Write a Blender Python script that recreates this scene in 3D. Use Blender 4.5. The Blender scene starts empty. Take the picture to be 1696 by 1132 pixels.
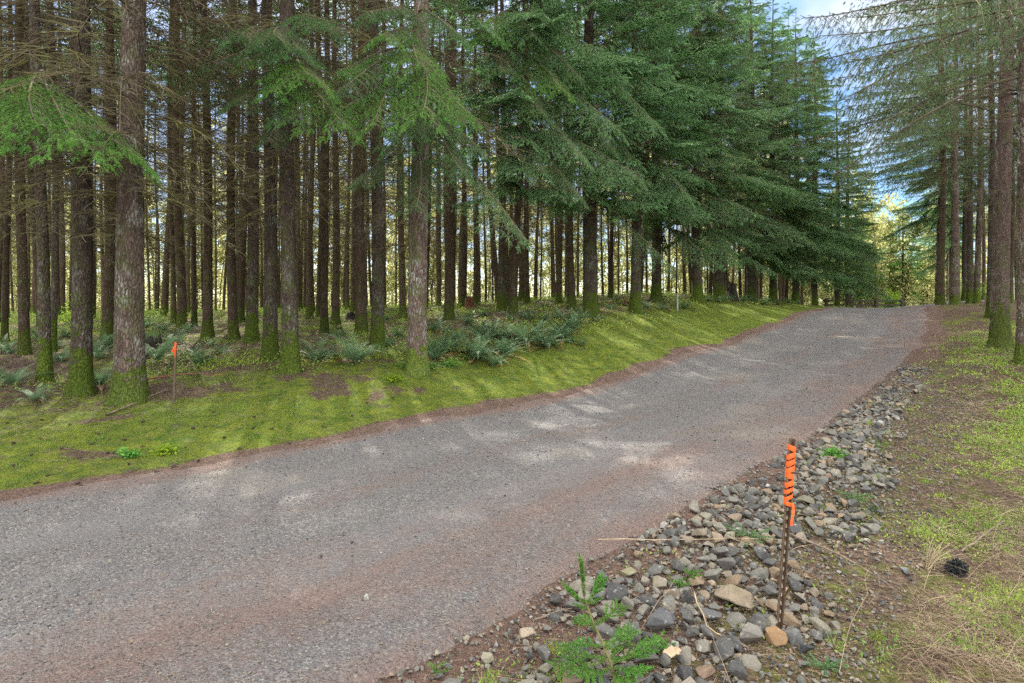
import bpy, bmesh, math, random
import numpy as np
from mathutils import Vector, Matrix
R = math.radians
scene = bpy.context.scene
COL = scene.collection
rng = np.random.default_rng(7)
random.seed(7)

# ------------------------------------------------------------------ camera
FPX, CX, HY, CAMZ = 942.0, 848.0, 525.0, 1.7       # photo focal (px), centre, horizon row, eye height
cam_d = bpy.data.cameras.new('camera')
cam = bpy.data.objects.new('camera', cam_d); COL.objects.link(cam)
cam_d.lens = 20.0; cam_d.sensor_width = 36.0; cam_d.shift_y = -(566 - HY) / 1696.0
cam_d.clip_start = 0.05; cam_d.clip_end = 2000
cam.location = (0, 0, CAMZ); cam.rotation_euler = (R(90), 0, 0)
scene.camera = cam

# ------------------------------------------------------------------ light
SUN_EL, SUN_AZ = 43.0, -20.0                         # azimuth from +Y, negative = to the left
EXPOSURE = 2.05
w = bpy.data.worlds.new('World'); scene.world = w; w.use_nodes = True
wt = w.node_tree; wt.nodes.clear()
wo = wt.nodes.new('ShaderNodeOutputWorld'); bg = wt.nodes.new('ShaderNodeBackground')
sky = wt.nodes.new('ShaderNodeTexSky'); sky.sky_type = 'NISHITA'; sky.sun_disc = False
sky.sun_elevation = R(SUN_EL); sky.sun_rotation = R(SUN_AZ)
sky.air_density = 1.0; sky.dust_density = 0.6; sky.ozone_density = 2.0
bg.inputs['Strength'].default_value = 0.09
tc = wt.nodes.new('ShaderNodeTexCoord')
mp = wt.nodes.new('ShaderNodeMapping'); mp.inputs['Scale'].default_value = (1, 1, 2.2); mp.inputs['Location'].default_value = (0.45, 0.1, 0.0)
nz = wt.nodes.new('ShaderNodeTexNoise'); nz.inputs['Scale'].default_value = 3.2; nz.inputs['Detail'].default_value = 7; nz.inputs['Roughness'].default_value = 0.55
cr = wt.nodes.new('ShaderNodeValToRGB'); cr.color_ramp.elements[0].position = 0.53; cr.color_ramp.elements[1].position = 0.74
cr.color_ramp.elements[0].color = (0, 0, 0, 1); cr.color_ramp.elements[1].color = (1, 1, 1, 1)
mixc = wt.nodes.new('ShaderNodeMix'); mixc.data_type = 'RGBA'
mixc.inputs[7].default_value = (3.0, 3.1, 3.25, 1)
wt.links.new(tc.outputs['Generated'], mp.inputs['Vector']); wt.links.new(mp.outputs[0], nz.inputs['Vector'])
cd_ = Vector((.56, 1.0, .44)).normalized()
dp = wt.nodes.new('ShaderNodeVectorMath'); dp.operation = 'DOT_PRODUCT'; nrm_ = wt.nodes.new('ShaderNodeVectorMath'); nrm_.operation = 'NORMALIZE'
wt.links.new(tc.outputs['Generated'], nrm_.inputs[0]); wt.links.new(nrm_.outputs[0], dp.inputs[0]); dp.inputs[1].default_value = cd_
mb_ = wt.nodes.new('ShaderNodeMapRange'); mb_.interpolation_type = 'SMOOTHSTEP'; wt.links.new(dp.outputs['Value'], mb_.inputs['Value']); mb_.inputs['From Min'].default_value = .955; mb_.inputs['From Max'].default_value = .998; mb_.inputs['To Max'].default_value = .07
ad_ = wt.nodes.new('ShaderNodeMath'); ad_.operation = 'ADD'; wt.links.new(nz.outputs['Fac'], ad_.inputs[0]); wt.links.new(mb_.outputs[0], ad_.inputs[1])
wt.links.new(ad_.outputs[0], cr.inputs[0]); wt.links.new(cr.outputs[0], mixc.inputs[0])
skh = wt.nodes.new('ShaderNodeHueSaturation'); skh.inputs['Saturation'].default_value = 1.25; skh.inputs['Value'].default_value = .60; wt.links.new(sky.outputs[0], skh.inputs['Color']); wt.links.new(skh.outputs[0], mixc.inputs[6])
# unseen bright cloud, added as fill light, overhead and behind the camera, open blue sky low in front
sx = wt.nodes.new('ShaderNodeSeparateXYZ'); wt.links.new(tc.outputs['Generated'], sx.inputs[0])
mr = wt.nodes.new('ShaderNodeMath'); mr.operation = 'MULTIPLY_ADD'; wt.links.new(sx.outputs['Y'], mr.inputs[0]); mr.inputs[1].default_value = -.30; wt.links.new(sx.outputs['Z'], mr.inputs[2])
ms = wt.nodes.new('ShaderNodeMapRange'); ms.interpolation_type = 'SMOOTHSTEP'; wt.links.new(mr.outputs[0], ms.inputs['Value']); ms.inputs['From Min'].default_value = .12; ms.inputs['From Max'].default_value = .75
mixo = wt.nodes.new('ShaderNodeMix'); mixo.data_type = 'RGBA'; mixo.inputs[7].default_value = (13.5, 13.0, 12.3, 1)
wt.links.new(ms.outputs[0], mixo.inputs[0]); wt.links.new(mixc.outputs[2], mixo.inputs[6]); wt.links.new(mixo.outputs[2], bg.inputs['Color'])
wt.links.new(bg.outputs[0], wo.inputs[0])
sl = bpy.data.lights.new('sun', 'SUN'); sl.energy = 5.0; sl.angle = R(0.6); sl.color = (1.0, 0.93, 0.80)
sun = bpy.data.objects.new('sun', sl); COL.objects.link(sun)
sdir = Vector((math.sin(R(SUN_AZ)) * math.cos(R(SUN_EL)), math.cos(R(SUN_AZ)) * math.cos(R(SUN_EL)), math.sin(R(SUN_EL))))
sun.rotation_euler = sdir.to_track_quat('Z', 'Y').to_euler()
sun.location = (0, 0, 40)
scene.view_settings.view_transform = 'Standard'; scene.view_settings.look = 'None'
scene.view_settings.exposure = EXPOSURE; scene.view_settings.gamma = 1.0
scene.render.engine = 'CYCLES'
scene.cycles.max_bounces = 6; scene.cycles.diffuse_bounces = 4; scene.cycles.glossy_bounces = 2
scene.cycles.transmission_bounces = 4; scene.cycles.transparent_max_bounces = 4
scene.cycles.use_denoising = False

# ------------------------------------------------------------------ naming helpers
def tag(o, label=None, cat=None, group=None, kind=None):
    if label: o['label'] = label
    if cat: o['category'] = cat
    if group: o['group'] = group
    if kind: o['kind'] = kind
    return o
def link(o, parent=None):
    COL.objects.link(o)
    if parent is not None: o.parent = parent
    return o
def empty(name, loc, rz=0.0):
    o = bpy.data.objects.new(name, None); o.empty_display_size = 0.2
    o.location = loc; o.rotation_euler = (0, 0, rz); return link(o)
def inst(name, mesh, parent=None, loc=None, rot=None, scale=None):
    o = bpy.data.objects.new(name, mesh)
    if loc is not None: o.location = loc
    if rot is not None: o.rotation_euler = rot
    if scale is not None: o.scale = scale
    return link(o, parent)

# ------------------------------------------------------------------ numpy mesh building
class Acc:
    """vertices and faces of one mesh"""
    def __init__(s): s.v = []; s.f = []; s.n = 0
    def add(s, v, f, m=0):
        v = np.asarray(v, np.float32).reshape(-1, 3); f = np.asarray(f, np.int32)
        s.v.append(v); s.f.append((f + s.n, m)); s.n += len(v)
    def arrays(s): return s.v, s.f
    def mesh(s, name, mats, smooth=False, attr=None):
        me = bpy.data.meshes.new(name)
        V = np.concatenate(s.v); nv = len(V)
        me.vertices.add(nv); me.vertices.foreach_set('co', V.ravel())
        loops = np.concatenate([f.ravel() for f, _ in s.f])
        sizes = np.concatenate([np.full(len(f), f.shape[1], np.int32) for f, _ in s.f])
        mi = np.concatenate([np.full(len(f), m, np.int32) for f, m in s.f])
        starts = np.concatenate([[0], np.cumsum(sizes)[:-1]]).astype(np.int32)
        me.loops.add(len(loops)); me.loops.foreach_set('vertex_index', loops)
        me.polygons.add(len(sizes)); me.polygons.foreach_set('loop_start', starts)
        me.polygons.foreach_set('material_index', mi)
        me.polygons.foreach_set('use_smooth', np.full(len(sizes), smooth, bool))
        for m in (mats if isinstance(mats, (list, tuple)) else [mats]): me.materials.append(m)
        if attr:
            for k, a in attr.items():
                at = me.attributes.new(k, 'FLOAT', 'POINT'); at.data.foreach_set('value', np.asarray(a, np.float32))
        me.update(calc_edges=True); me.validate(verbose=False)
        return me

def unit(a): return a / np.maximum(np.linalg.norm(a, axis=-1, keepdims=True), 1e-9)
def tubes(P, Rr, S=3):
    """P (M,K,3) centre lines, Rr (M,K) radii -> verts, quads"""
    P = np.asarray(P, float); M, K, _ = P.shape; Rr = np.broadcast_to(Rr, (M, K))
    T = np.empty_like(P); T[:, 1:-1] = P[:, 2:] - P[:, :-2]; T[:, 0] = P[:, 1] - P[:, 0]; T[:, -1] = P[:, -1] - P[:, -2]
    T = unit(T); ref = np.where(np.abs(T[..., 2:3]) > 0.9, np.array([1., 0, 0]), np.array([0, 0, 1.]))
    A = unit(np.cross(T, ref)); B = np.cross(T, A)
    ang = np.arange(S) * 2 * math.pi / S
    V = P[:, :, None] + Rr[:, :, None, None] * (np.cos(ang)[None, None, :, None] * A[:, :, None] + np.sin(ang)[None, None, :, None] * B[:, :, None])
    idx = np.arange(M * K * S).reshape(M, K, S)
    a = idx[:, :-1]; b = idx[:, 1:]
    F = np.stack([a, np.roll(a, -1, 2), np.roll(b, -1, 2), b], -1).reshape(-1, 4)
    return V.reshape(-1, 3), F
def cards(O, D, L, W, cross=True, rg=rng, tipw=0.0):
    """leaf-shaped diamonds: base O, direction D, length L, width W"""
    n = len(O); L = np.broadcast_to(L, n)[:, None]; W = np.broadcast_to(W, n)[:, None]
    D = unit(D); S0 = unit(np.cross(D, unit(rg.normal(size=(n, 3)))))
    out = []
    for k in range(2 if cross else 1):
        S = S0 if k == 0 else np.cross(D, S0)
        out.append(np.stack([O, O + D * L * .45 + S * W * .5, O + D * L, O + D * L * .45 - S * W * .5], 1))
    V = np.concatenate(out).reshape(-1, 3); F = np.arange(len(V)).reshape(-1, 4)
    return V, F
def blades(O, D, L, W, rg=rng, bend=0.0):
    """thin triangles (needles, grass)"""
    n = len(O); L = np.broadcast_to(L, n)[:, None]; W = np.broadcast_to(W, n)[:, None]
    D = unit(D); S = unit(np.cross(D, unit(rg.normal(size=(n, 3)))))
    V = np.stack([O - S * W * .5, O + S * W * .5, O + D * L], 1).reshape(-1, 3)
    return V, np.arange(len(V)).reshape(-1, 3)

# ------------------------------------------------------------------ terrain
def wpt(px, py, Y): return ((px - CX) / FPX * Y, Y, CAMZ - (py - HY) / FPX * Y)
EL = [(-400, 1020, 3.4), (0, 830, 5.3), (400, 762, 6.7), (600, 716, 8.1), (800, 681, 9.8), (1000, 640, 12.2), (1200, 573, 17.5), (1290, 538, 22.5), (1350, 515, 28.5)]
ER = [(480, 1290, 2.05), (700, 1132, 2.62), (850, 1040, 3.1), (1000, 930, 3.95), (1100, 860, 4.75), (1300, 752, 6.6), (1400, 680, 9.4), (1470, 630, 12.2), (1520, 583, 15.8), (1538, 545, 20.5), (1532, 512, 28)]
GP = [(215, 668, 9.0), (68, 635, 9.6), (135, 648, 9.3), (41, 586, 12.5), (300, 543, 18), (387, 560, 15.5), (447, 600, 11.6), (482, 612, 10.6),
      (690, 604, 10.9), (625, 577, 13), (600, 531, 21), (537, 552, 17), (744, 521, 22), (768, 509, 27), (848, 541, 16), (944, 511, 23), (978, 520, 19),
      (1052, 516, 21), (1087, 502, 24), (1155, 501, 24.8), (1192, 497, 28), (1240, 500, 30), (100, 530, 24), (500, 519, 28), (0, 527, 30), (300, 518, 36),
      (700, 508, 36), (900, 500, 36), (1100, 492, 38), (900, 610, 13), (750, 640, 11), (1000, 560, 16), (1100, 540, 19), (1240, 512, 26), (1340, 506, 31),
      (350, 700, 8.0), (100, 720, 7.3), (600, 640, 10), (-500, 640, 9), (-500, 560, 16),
      (1289, 1040, 3.6), (1500, 1132, 2.9), (1400, 960, 4.0), (1600, 940, 4.3), (1696, 1000, 3.9), (1450, 830, 5.6), (1600, 790, 6.3), (1560, 680, 9.6), (1696, 690, 9.3),
      (1655, 574, 15), (1690, 604, 12.8), (1600, 590, 14.5), (1640, 515, 22), (1578, 503, 26), (1600, 498, 31), (2000, 800, 6), (2000, 620, 12.5), (2100, 540, 22)]
WP = [(14.6, 30, 2.22), (22, 31, 2.2), (25, 37, 1.95), (22.5, 42, 1.95), (30, 42, 1.9), (35, 55, 1.9), (20, 60, 2.0), (0, 55, 2.3), (-30, 60, 2.2), (-60, 60, 2.0),
      (-60, 20, 1.5), (60, 60, 2.0), (60, 20, 2.0), (0, 0, 0), (0, -6, 0), (6, -6, -.2), (-6, -6, 0), (-30, -10, .2), (30, -10, 0), (0, 90, 2.1), (-50, 90, 2.1), (60, 90, 2.1), (1.2, 1.2, -.1), (-2, 1.5, 0), (4, 1, -.15)]
CP = np.array([wpt(*p) for p in EL + ER + GP] + WP)
def _tps(r2): return r2 * np.log(np.maximum(r2, 1e-12)) * .5
def _fit():
    X = CP[:, :2]; n = len(X); d = ((X[:, None] - X[None]) ** 2).sum(-1)
    K = _tps(d) + np.eye(n) * 1.0
    P = np.hstack([np.ones((n, 1)), X]); A = np.block([[K, P], [P.T, np.zeros((3, 3))]])
    return np.linalg.solve(A, np.concatenate([CP[:, 2], np.zeros(3)]))
_W = _fit()
def h0(x, y):
    x = np.asarray(x, float); y = np.asarray(y, float); sh = x.shape; x = np.clip(x.ravel(), -60, 60); y = np.clip(y.ravel(), -10, 90)
    out = np.empty(len(x))
    for i in range(0, len(x), 20000):
        xs, ys = x[i:i + 20000], y[i:i + 20000]
        d = (xs[:, None] - CP[None, :, 0]) ** 2 + (ys[:, None] - CP[None, :, 1]) ** 2
        out[i:i + 20000] = _tps(d) @ _W[:-3] + _W[-3] + _W[-2] * xs + _W[-1] * ys
    return out.reshape(sh)
ELw = np.array([wpt(*p)[:2] for p in EL] + [(19.0, 32.0), (24, 34.0), (32, 35.5), (60, 36)])
ERw = np.array([wpt(*p)[:2] for p in ER] + [(24.5, 29.8), (32, 31.0), (60, 31.5)])
ELw[0] = (-9.5, 2.2); ELw = np.vstack([[-20, -3.5], ELw]); ERw = np.vstack([[-11, -7], [-3.5, .6], ERw[1:]])
def resample(P, n):
    # smooth the polyline, then space it evenly
    for _ in range(3):
        Q = np.empty((len(P) * 2 - 2, 2)); Q[0::2] = P[:-1] * .75 + P[1:] * .25; Q[1::2] = P[:-1] * .25 + P[1:] * .75
        P = np.vstack([P[:1], Q, P[-1:]])
    s = np.concatenate([[0], np.cumsum(np.linalg.norm(np.diff(P, axis=0), axis=1))]); t = np.linspace(0, s[-1], n)
    return np.stack([np.interp(t, s, P[:, 0]), np.interp(t, s, P[:, 1])], 1)
ELs, ERs = resample(ELw, 160), resample(ERw, 160)
def sdist(x, y, P, sign):
    """signed distance to polyline; positive on its outer side. also arc parameter"""
    x = np.asarray(x, float).ravel(); y = np.asarray(y, float).ravel()
    A = P[:-1]; B = P[1:]; AB = B - A; L2 = (AB ** 2).sum(1)
    best = np.full(len(x), 1e9); sg = np.ones(len(x))
    for i in range(len(A)):
        ax, ay = x - A[i, 0], y - A[i, 1]
        t = np.clip((ax * AB[i, 0] + ay * AB[i, 1]) / L2[i], 0, 1)
        dx, dy = ax - t * AB[i, 0], ay - t * AB[i, 1]; d = dx * dx + dy * dy
        c = AB[i, 0] * ay - AB[i, 1] * ax
        m = d < best - 1e-12; best[m] = d[m]; sg[m] = np.where(c[m] > 0, 1, -1)
    return np.sqrt(best) * sg * sign
def dleft(x, y): return sdist(x, y, ELs, 1)          # > 0 left of the road
def dright(x, y): return sdist(x, y, ERs, -1)        # > 0 right of the road
def vnoise(x, y, sc, seed=0):
    """smooth value noise, -1..1"""
    x = np.asarray(x, float) / sc + seed * 17.3; y = np.asarray(y, float) / sc - seed * 9.1
    xi = np.floor(x).astype(int); yi = np.floor(y).astype(int); fx = x - xi; fy = y - yi
    fx = fx * fx * (3 - 2 * fx); fy = fy * fy * (3 - 2 * fy)
    def hsh(a, b):
        n = (a * 374761393 + b * 668265263 + seed * 144269) & 0x7fffffff
        n = ((n ^ (n >> 13)) * 1274126177) & 0x7fffffff
        return (n ^ (n >> 16)) / 0x7fffffff * 2.0 - 1
    return (hsh(xi, yi) * (1 - fx) + hsh(xi + 1, yi) * fx) * (1 - fy) + (hsh(xi, yi + 1) * (1 - fx) + hsh(xi + 1, yi + 1) * fx) * fy
def sstep(a, b, t): t = np.clip((t - a) / (b - a), 0, 1); return t * t * (3 - 2 * t)
def gz(x, y, dl=None, dr=None):
    """ground height outside the road"""
    x = np.asarray(x, float); y = np.asarray(y, float); sh = x.shape
    if dl is None: dl = dleft(x, y).reshape(sh); dr = dright(x, y).reshape(sh)
    out = np.maximum(dl, dr); k = sstep(0, 1.0, out)
    n = .06 * vnoise(x, y, 1.3, 1) + .022 * vnoise(x, y, .45, 2) + .012 * vnoise(x, y, .16, 3)
    return h0(x, y) + n * (.25 + .75 * k) * np.where(out > 0, 1, 0.3)
def G(x, y): return float(gz(np.array([x]), np.array([y]))[0])

# ------------------------------------------------------------------ materials
class NT:
    def __init__(s, name):
        s.m = bpy.data.materials.new(name); s.m.use_nodes = True; s.t = s.m.node_tree; s.t.nodes.clear()
        s.out = s.t.nodes.new('ShaderNodeOutputMaterial')
    def n(s, typ, **k):
        nd = s.t.nodes.new('ShaderNode' + typ)
        for a, b in k.items():
            if a.startswith('_'): setattr(nd, a[1:], b)
        for a, b in k.items():
            if a.startswith('_'): continue
            key = a.replace('__', ' ')
            sock = nd.inputs[int(key[1:])] if key[0] == 'i' and key[1:].isdigit() else nd.inputs[key]
            s.put(sock, b)
        return nd
    def put(s, sock, b):
        if isinstance(b, bpy.types.NodeSocket): s.t.links.new(b, sock)
        elif isinstance(b, bpy.types.Node): s.t.links.new(b.outputs[0], sock)
        else:
            if isinstance(b, tuple) and len(b) == 3 and sock.type == 'RGBA': b = b + (1,)
            sock.default_value = b
    def coord(s, which='Object', scale=(1, 1, 1)):
        c = s.n('TexCoord'); m = s.n('Mapping', Scale=scale); s.t.links.new(c.outputs[which], m.inputs['Vector']); return m.outputs[0]
    def noise(s, vec, sc, det=4, ro=.55):
        return s.n('TexNoise', Vector=vec, Scale=sc, Detail=det, Roughness=ro).outputs['Fac']
    def ramp(s, f, stops):
        r = s.n('ValToRGB', Fac=f); e = r.color_ramp.elements
        while len(e) < len(stops): e.new(.5)
        for i, (p, c) in enumerate(stops):
            e[i].position = p; e[i].color = tuple(c) + (1,) if isinstance(c, tuple) else (c, c, c, 1)
        return r.outputs[0]
    def mix(s, f, a, b, bt='MIX'):
        m = s.n('Mix', _data_type='RGBA', _blend_type=bt); s.put(m.inputs[0], f); s.put(m.inputs[6], a); s.put(m.inputs[7], b); return m.outputs[2]
    def math(s, op, a, b=0.0, c=None, clamp=False):
        m = s.n('Math', _operation=op, _use_clamp=clamp); s.put(m.inputs[0], a); s.put(m.inputs[1], b)
        if c is not None: s.put(m.inputs[2], c)
        return m.outputs[0]
    def attr(s, name): return s.n('Attribute', _attribute_name=name).outputs['Fac']
    def bump(s, h, st=.5, d=.02): return s.n('Bump', Height=h, Strength=st, Distance=d).outputs[0]
    def finish(s, col, rough=.85, nor=None, spec=.3, transl=0.0, tcol=None):
        p = s.n('BsdfPrincipled'); s.put(p.inputs['Base Color'], col); s.put(p.inputs['Roughness'], rough)
        p.inputs['Specular IOR Level'].default_value = spec
        if nor is not None: s.put(p.inputs['Normal'], nor)
        sh = p.outputs[0]
        if transl:
            t = s.n('BsdfTranslucent'); s.put(t.inputs['Color'], tcol if tcol is not None else col)
            mx = s.n('MixShader', Fac=transl); s.t.links.new(sh, mx.inputs[1]); s.t.links.new(t.outputs[0], mx.inputs[2]); sh = mx.outputs[0]
        s.t.links.new(sh, s.out.inputs[0]); return s.m

def mat_leaf(name, c1, c2, c3=None, transl=.3, sc=1.3, rough=.6, spec=.25, island=True):
    t = NT(name); v = t.coord('Object'); f = t.noise(v, sc, 3)
    c = t.ramp(f, [(.32, c1), (.62, c2)])
    g = t.n('NewGeometry')
    if island: c = t.mix(t.math('MULTIPLY', g.outputs['Random Per Island'], .55), c, c3 or c1)
    oi = t.n('ObjectInfo'); hs = t.n('HueSaturation', Color=c, Value=t.math('MULTIPLY_ADD', oi.outputs['Random'], .3, .85), Hue=t.math('MULTIPLY_ADD', oi.outputs['Random'], .02, .49))
    return t.finish(hs.outputs[0], rough, None, spec, transl)

def mat_bark(name, c1, c2, lichen=.5, moss=1.0, mossh=1.0, sc=1.0):
    t = NT(name); v = t.coord('Object', (1, 1, .28)); vo = t.coord('Object')
    oi = t.n('ObjectInfo')
    off = t.n('VectorMath', _operation='ADD'); t.put(off.inputs[0], v); cmb = t.n('CombineXYZ', X=t.math('MULTIPLY', oi.outputs['Random'], 37.0), Y=0.0, Z=t.math('MULTIPLY', oi.outputs['Random'], 11.0)); t.put(off.inputs[1], cmb.outputs[0]); v = off.outputs[0]
    wv = t.noise(v, 14 * sc, 6, .68)
    wp = t.n('VectorMath', _operation='ADD'); t.put(wp.inputs[0], v); nv = t.n('TexNoise', Vector=v, Scale=20 * sc, Detail=3); t.put(wp.inputs[1], t.n('VectorMath', _operation='SCALE', i0=nv.outputs['Color'], Scale=.07).outputs[0])
    vor = t.n('TexVoronoi', Vector=wp.outputs[0], Scale=34 * sc, _feature='DISTANCE_TO_EDGE').outputs['Distance']
    crack = t.math('MULTIPLY', t.math('MINIMUM', vor, .25), 3.0)
    hgt = t.math('ADD', crack, wv)
    c = t.mix(t.ramp(wv, [(.35, 0.), (.65, 1.)]), c1, c2)
    c = t.mix(t.ramp(vor, [(0, .55), (.16, 0.)]), c, (c1[0] * .35, c1[1] * .35, c1[2] * .35))
    lf = t.math('MULTIPLY', t.ramp(t.noise(vo, 3.0, 3), [(.47, 0.), (.62, 1.)]), t.ramp(t.noise(v, 40, 3), [(.48, 0.), (.6, 1.)]))
    c = t.mix(t.math('MULTIPLY', lf, lichen), c, (.32, .33, .30))
    z = t.n('SeparateXYZ', Vector=t.n('TexCoord').outputs['Object']).outputs['Z']
    nb = t.noise(vo, 5.0, 5, .65)
    mb = t.math('ADD', t.math('MULTIPLY', z, -1.0 / mossh), t.math('MULTIPLY_ADD', nb, 3.0, -.55))       # thick near the foot
    mf = t.ramp(mb, [(.0, 0.), (.22, 1.)])
    ms = t.math('MULTIPLY', t.ramp(t.noise(vo, 2.2, 5, .6), [(.50, 0.), (.66, .8)]), t.ramp(t.math('MULTIPLY', z, .12), [(0, 1.), (1, .15)]))
    mf = t.math('MULTIPLY', t.math('MAXIMUM', mf, ms), moss, clamp=True)
    mc = t.ramp(t.noise(vo, 30, 3), [(.3, (.035, .065, .008)), (.7, (.115, .160, .018))])
    c = t.mix(mf, c, mc)
    hs = t.n('HueSaturation', Color=c, Value=t.math('MULTIPLY_ADD', oi.outputs['Random'], .5, .75))
    return t.finish(hs.outputs[0], .92, t.bump(hgt, .9, .035), .15)

M = {}
M['bark'] = mat_bark('bark', (.062, .045, .038), (.130, .098, .082), .55, .95, .85)
M['bark_pale'] = mat_bark('bark_lichen', (.088, .062, .052), (.19, .140, .118), .95, .9, .55, .8)
M['bark_far'] = mat_bark('bark_far', (.075, .050, .036), (.145, .098, .068), .3, .8, .6)
M['bark_right'] = mat_bark('bark_right', (.115, .080, .070), (.20, .145, .13), .35, .85, 1.2)
t = NT('dead_twig'); v = t.coord('Object'); c = t.ramp(t.noise(v, 1.1, 4), [(.35, (.060, .046, .033)), (.50, (.110, .090, .058)), (.62, (.130, .130, .048))]); M['twig'] = t.finish(c, .9, None, .1)
t = NT('branch_wood'); v = t.coord('Object'); c = t.ramp(t.noise(v, 2.3, 5), [(.36, (.050, .038, .029)), (.5, (.095, .078, .062)), (.66, (.095, .092, .042))]); M['wood'] = t.finish(c, .9, None, .1)
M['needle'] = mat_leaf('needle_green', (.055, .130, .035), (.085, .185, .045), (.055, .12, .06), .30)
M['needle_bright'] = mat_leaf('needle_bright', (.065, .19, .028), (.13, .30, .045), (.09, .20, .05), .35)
M['needle_blue'] = mat_leaf('needle_bluish', (.070, .155, .055), (.125, .245, .085), (.18, .28, .15), .42)  # paler third tone paints sunlit tips into the foliage colour
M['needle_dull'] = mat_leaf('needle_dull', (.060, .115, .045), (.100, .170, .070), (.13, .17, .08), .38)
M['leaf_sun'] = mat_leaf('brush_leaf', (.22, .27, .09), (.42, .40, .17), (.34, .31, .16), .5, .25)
M['leaf_lime'] = mat_leaf('lime_leaf', (.16, .30, .02), (.30, .42, .03), None, .5)
M['fern'] = mat_leaf('fern_green', (.055, .125, .050), (.100, .185, .080), (.16, .24, .14), .3, 2.0, .6, .2)
M['fern_dead'] = mat_leaf('fern_dead', (.19, .085, .035), (.28, .15, .07), (.16, .10, .05), .2)
M['grass'] = mat_leaf('grass_blades', (.065, .155, .018), (.175, .240, .030), (.25, .28, .06), .35, .9)
M['straw'] = mat_leaf('straw', (.25, .195, .12), (.42, .35, .24), (.16, .105, .07), .2, 2.0)
M['sprig'] = mat_leaf('sprig_leaf', (.085, .23, .04), (.22, .34, .045), (.34, .30, .06), .3, 1.0)
M['litter'] = mat_leaf('needle_litter', (.130, .078, .062), (.22, .140, .105), (.10, .062, .052), .0, 1.5)

def mat_rock(name):
    t = NT(name); v = t.coord('Object'); oi = t.n('ObjectInfo'); g = t.n('NewGeometry')
    r = t.math('FRACT', t.math('ADD', oi.outputs['Random'], g.outputs['Random Per Island']))
    c = t.ramp(r, [(0, (.038, .040, .045)), (.3, (.088, .090, .090)), (.6, (.135, .134, .120)), (.80, (.195, .182, .150)), (.96, (.20, .145, .095))])
    vo = t.n('VectorMath', _operation='ADD'); t.put(vo.inputs[0], v); t.put(vo.inputs[1], t.n('CombineXYZ', X=t.math('MULTIPLY', r, 50.)).outputs[0])
    n1 = t.noise(vo.outputs[0], 9, 6, .6); n2 = t.noise(vo.outputs[0], 60, 4, .7)
    c = t.mix(t.ramp(n1, [(.48, 0.), (.75, .6)]), c, (.17, .145, .095))
    c = t.mix(t.ramp(n2, [(.35, .5), (.55, 0.)]), c, (.04, .04, .042))
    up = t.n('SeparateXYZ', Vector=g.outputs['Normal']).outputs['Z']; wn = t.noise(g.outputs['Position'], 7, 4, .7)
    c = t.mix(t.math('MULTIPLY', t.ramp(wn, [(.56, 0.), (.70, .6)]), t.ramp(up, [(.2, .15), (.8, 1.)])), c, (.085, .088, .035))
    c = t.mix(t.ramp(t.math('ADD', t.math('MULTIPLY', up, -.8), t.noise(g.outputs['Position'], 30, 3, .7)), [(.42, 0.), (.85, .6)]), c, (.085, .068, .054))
    c = t.mix(t.ramp(t.noise(vo.outputs[0], 5, 3), [(.62, 0.), (.72, .6)]), c, (.36, .36, .34))
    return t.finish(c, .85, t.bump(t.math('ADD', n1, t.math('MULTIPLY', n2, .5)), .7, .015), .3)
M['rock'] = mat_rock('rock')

# road surface: crushed grey stone, reddish needle litter drifted into bands along it
t = NT('gravel_road'); v = t.coord('Object'); u = t.attr('u'); vs_ = t.n('CombineXYZ', X=t.math('MULTIPLY', u, 4.6), Y=t.math('MULTIPLY', t.attr('s'), .30)).outputs[0]
vs = t.n('TexVoronoi', Vector=v, Scale=75.0); vb = t.n('TexVoronoi', Vector=v, Scale=24.0)
c = t.ramp(t.n('SeparateColor', Color=vs.outputs['Color']).outputs[0], [(0, (.075, .072, .075)), (.45, (.110, .106, .110)), (.8, (.150, .145, .142)), (1, (.26, .25, .23))])
c = t.mix(t.ramp(t.noise(v, 1.6, 4), [(.35, .45), (.65, 0.)]), c, (.12, .118, .125))
c = t.mix(t.ramp(t.noise(v, 190., 2), [(.42, .55), (.52, 0.)]), c, (.045, .043, .045))
rut = t.ramp(u, [(.20, 0.), (.29, .5), (.38, 0.), (.62, 0.), (.71, .5), (.80, 0.)]); c = t.mix(t.math('MULTIPLY', rut, t.noise(vs_, 1.2, 5, .6)), c, (.165, .16, .162))
sand = t.ramp(t.noise(v, .42, 3), [(.56, 0.), (.70, .45)]); c = t.mix(sand, c, (.25, .225, .18))
band = t.ramp(u, [(0.0, 1.), (.05, .8), (.10, .1), (.33, .0), (.45, .42), (.56, .05), (.70, .38), (.80, .56), (.93, .54), (1., .9)])
nn = t.math('ADD', t.math('MULTIPLY', t.noise(vs_, 1.5, 5, .62), 1.5), t.math('MULTIPLY', t.noise(v, 7., 5, .75), .75))
lf = t.ramp(t.math('ADD', t.math('MULTIPLY', band, .85), t.math('SUBTRACT', nn, 1.22)), [(.12, 0.), (.70, .85)])
vn = t.coord('Object', (1, 1, 1)); lc = t.ramp(t.noise(v, 75., 4, .75), [(.3, (.070, .044, .038)), (.5, (.130, .090, .078)), (.7, (.22, .155, .125))])
c = t.mix(lf, c, lc)
hh = t.math('ADD', t.math('MULTIPLY', vs.outputs['Distance'], -1.0), t.math('MULTIPLY', vb.outputs['Distance'], -.5))
M['road'] = t.finish(c, .88, t.bump(hh, .8, .02), .25)

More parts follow.
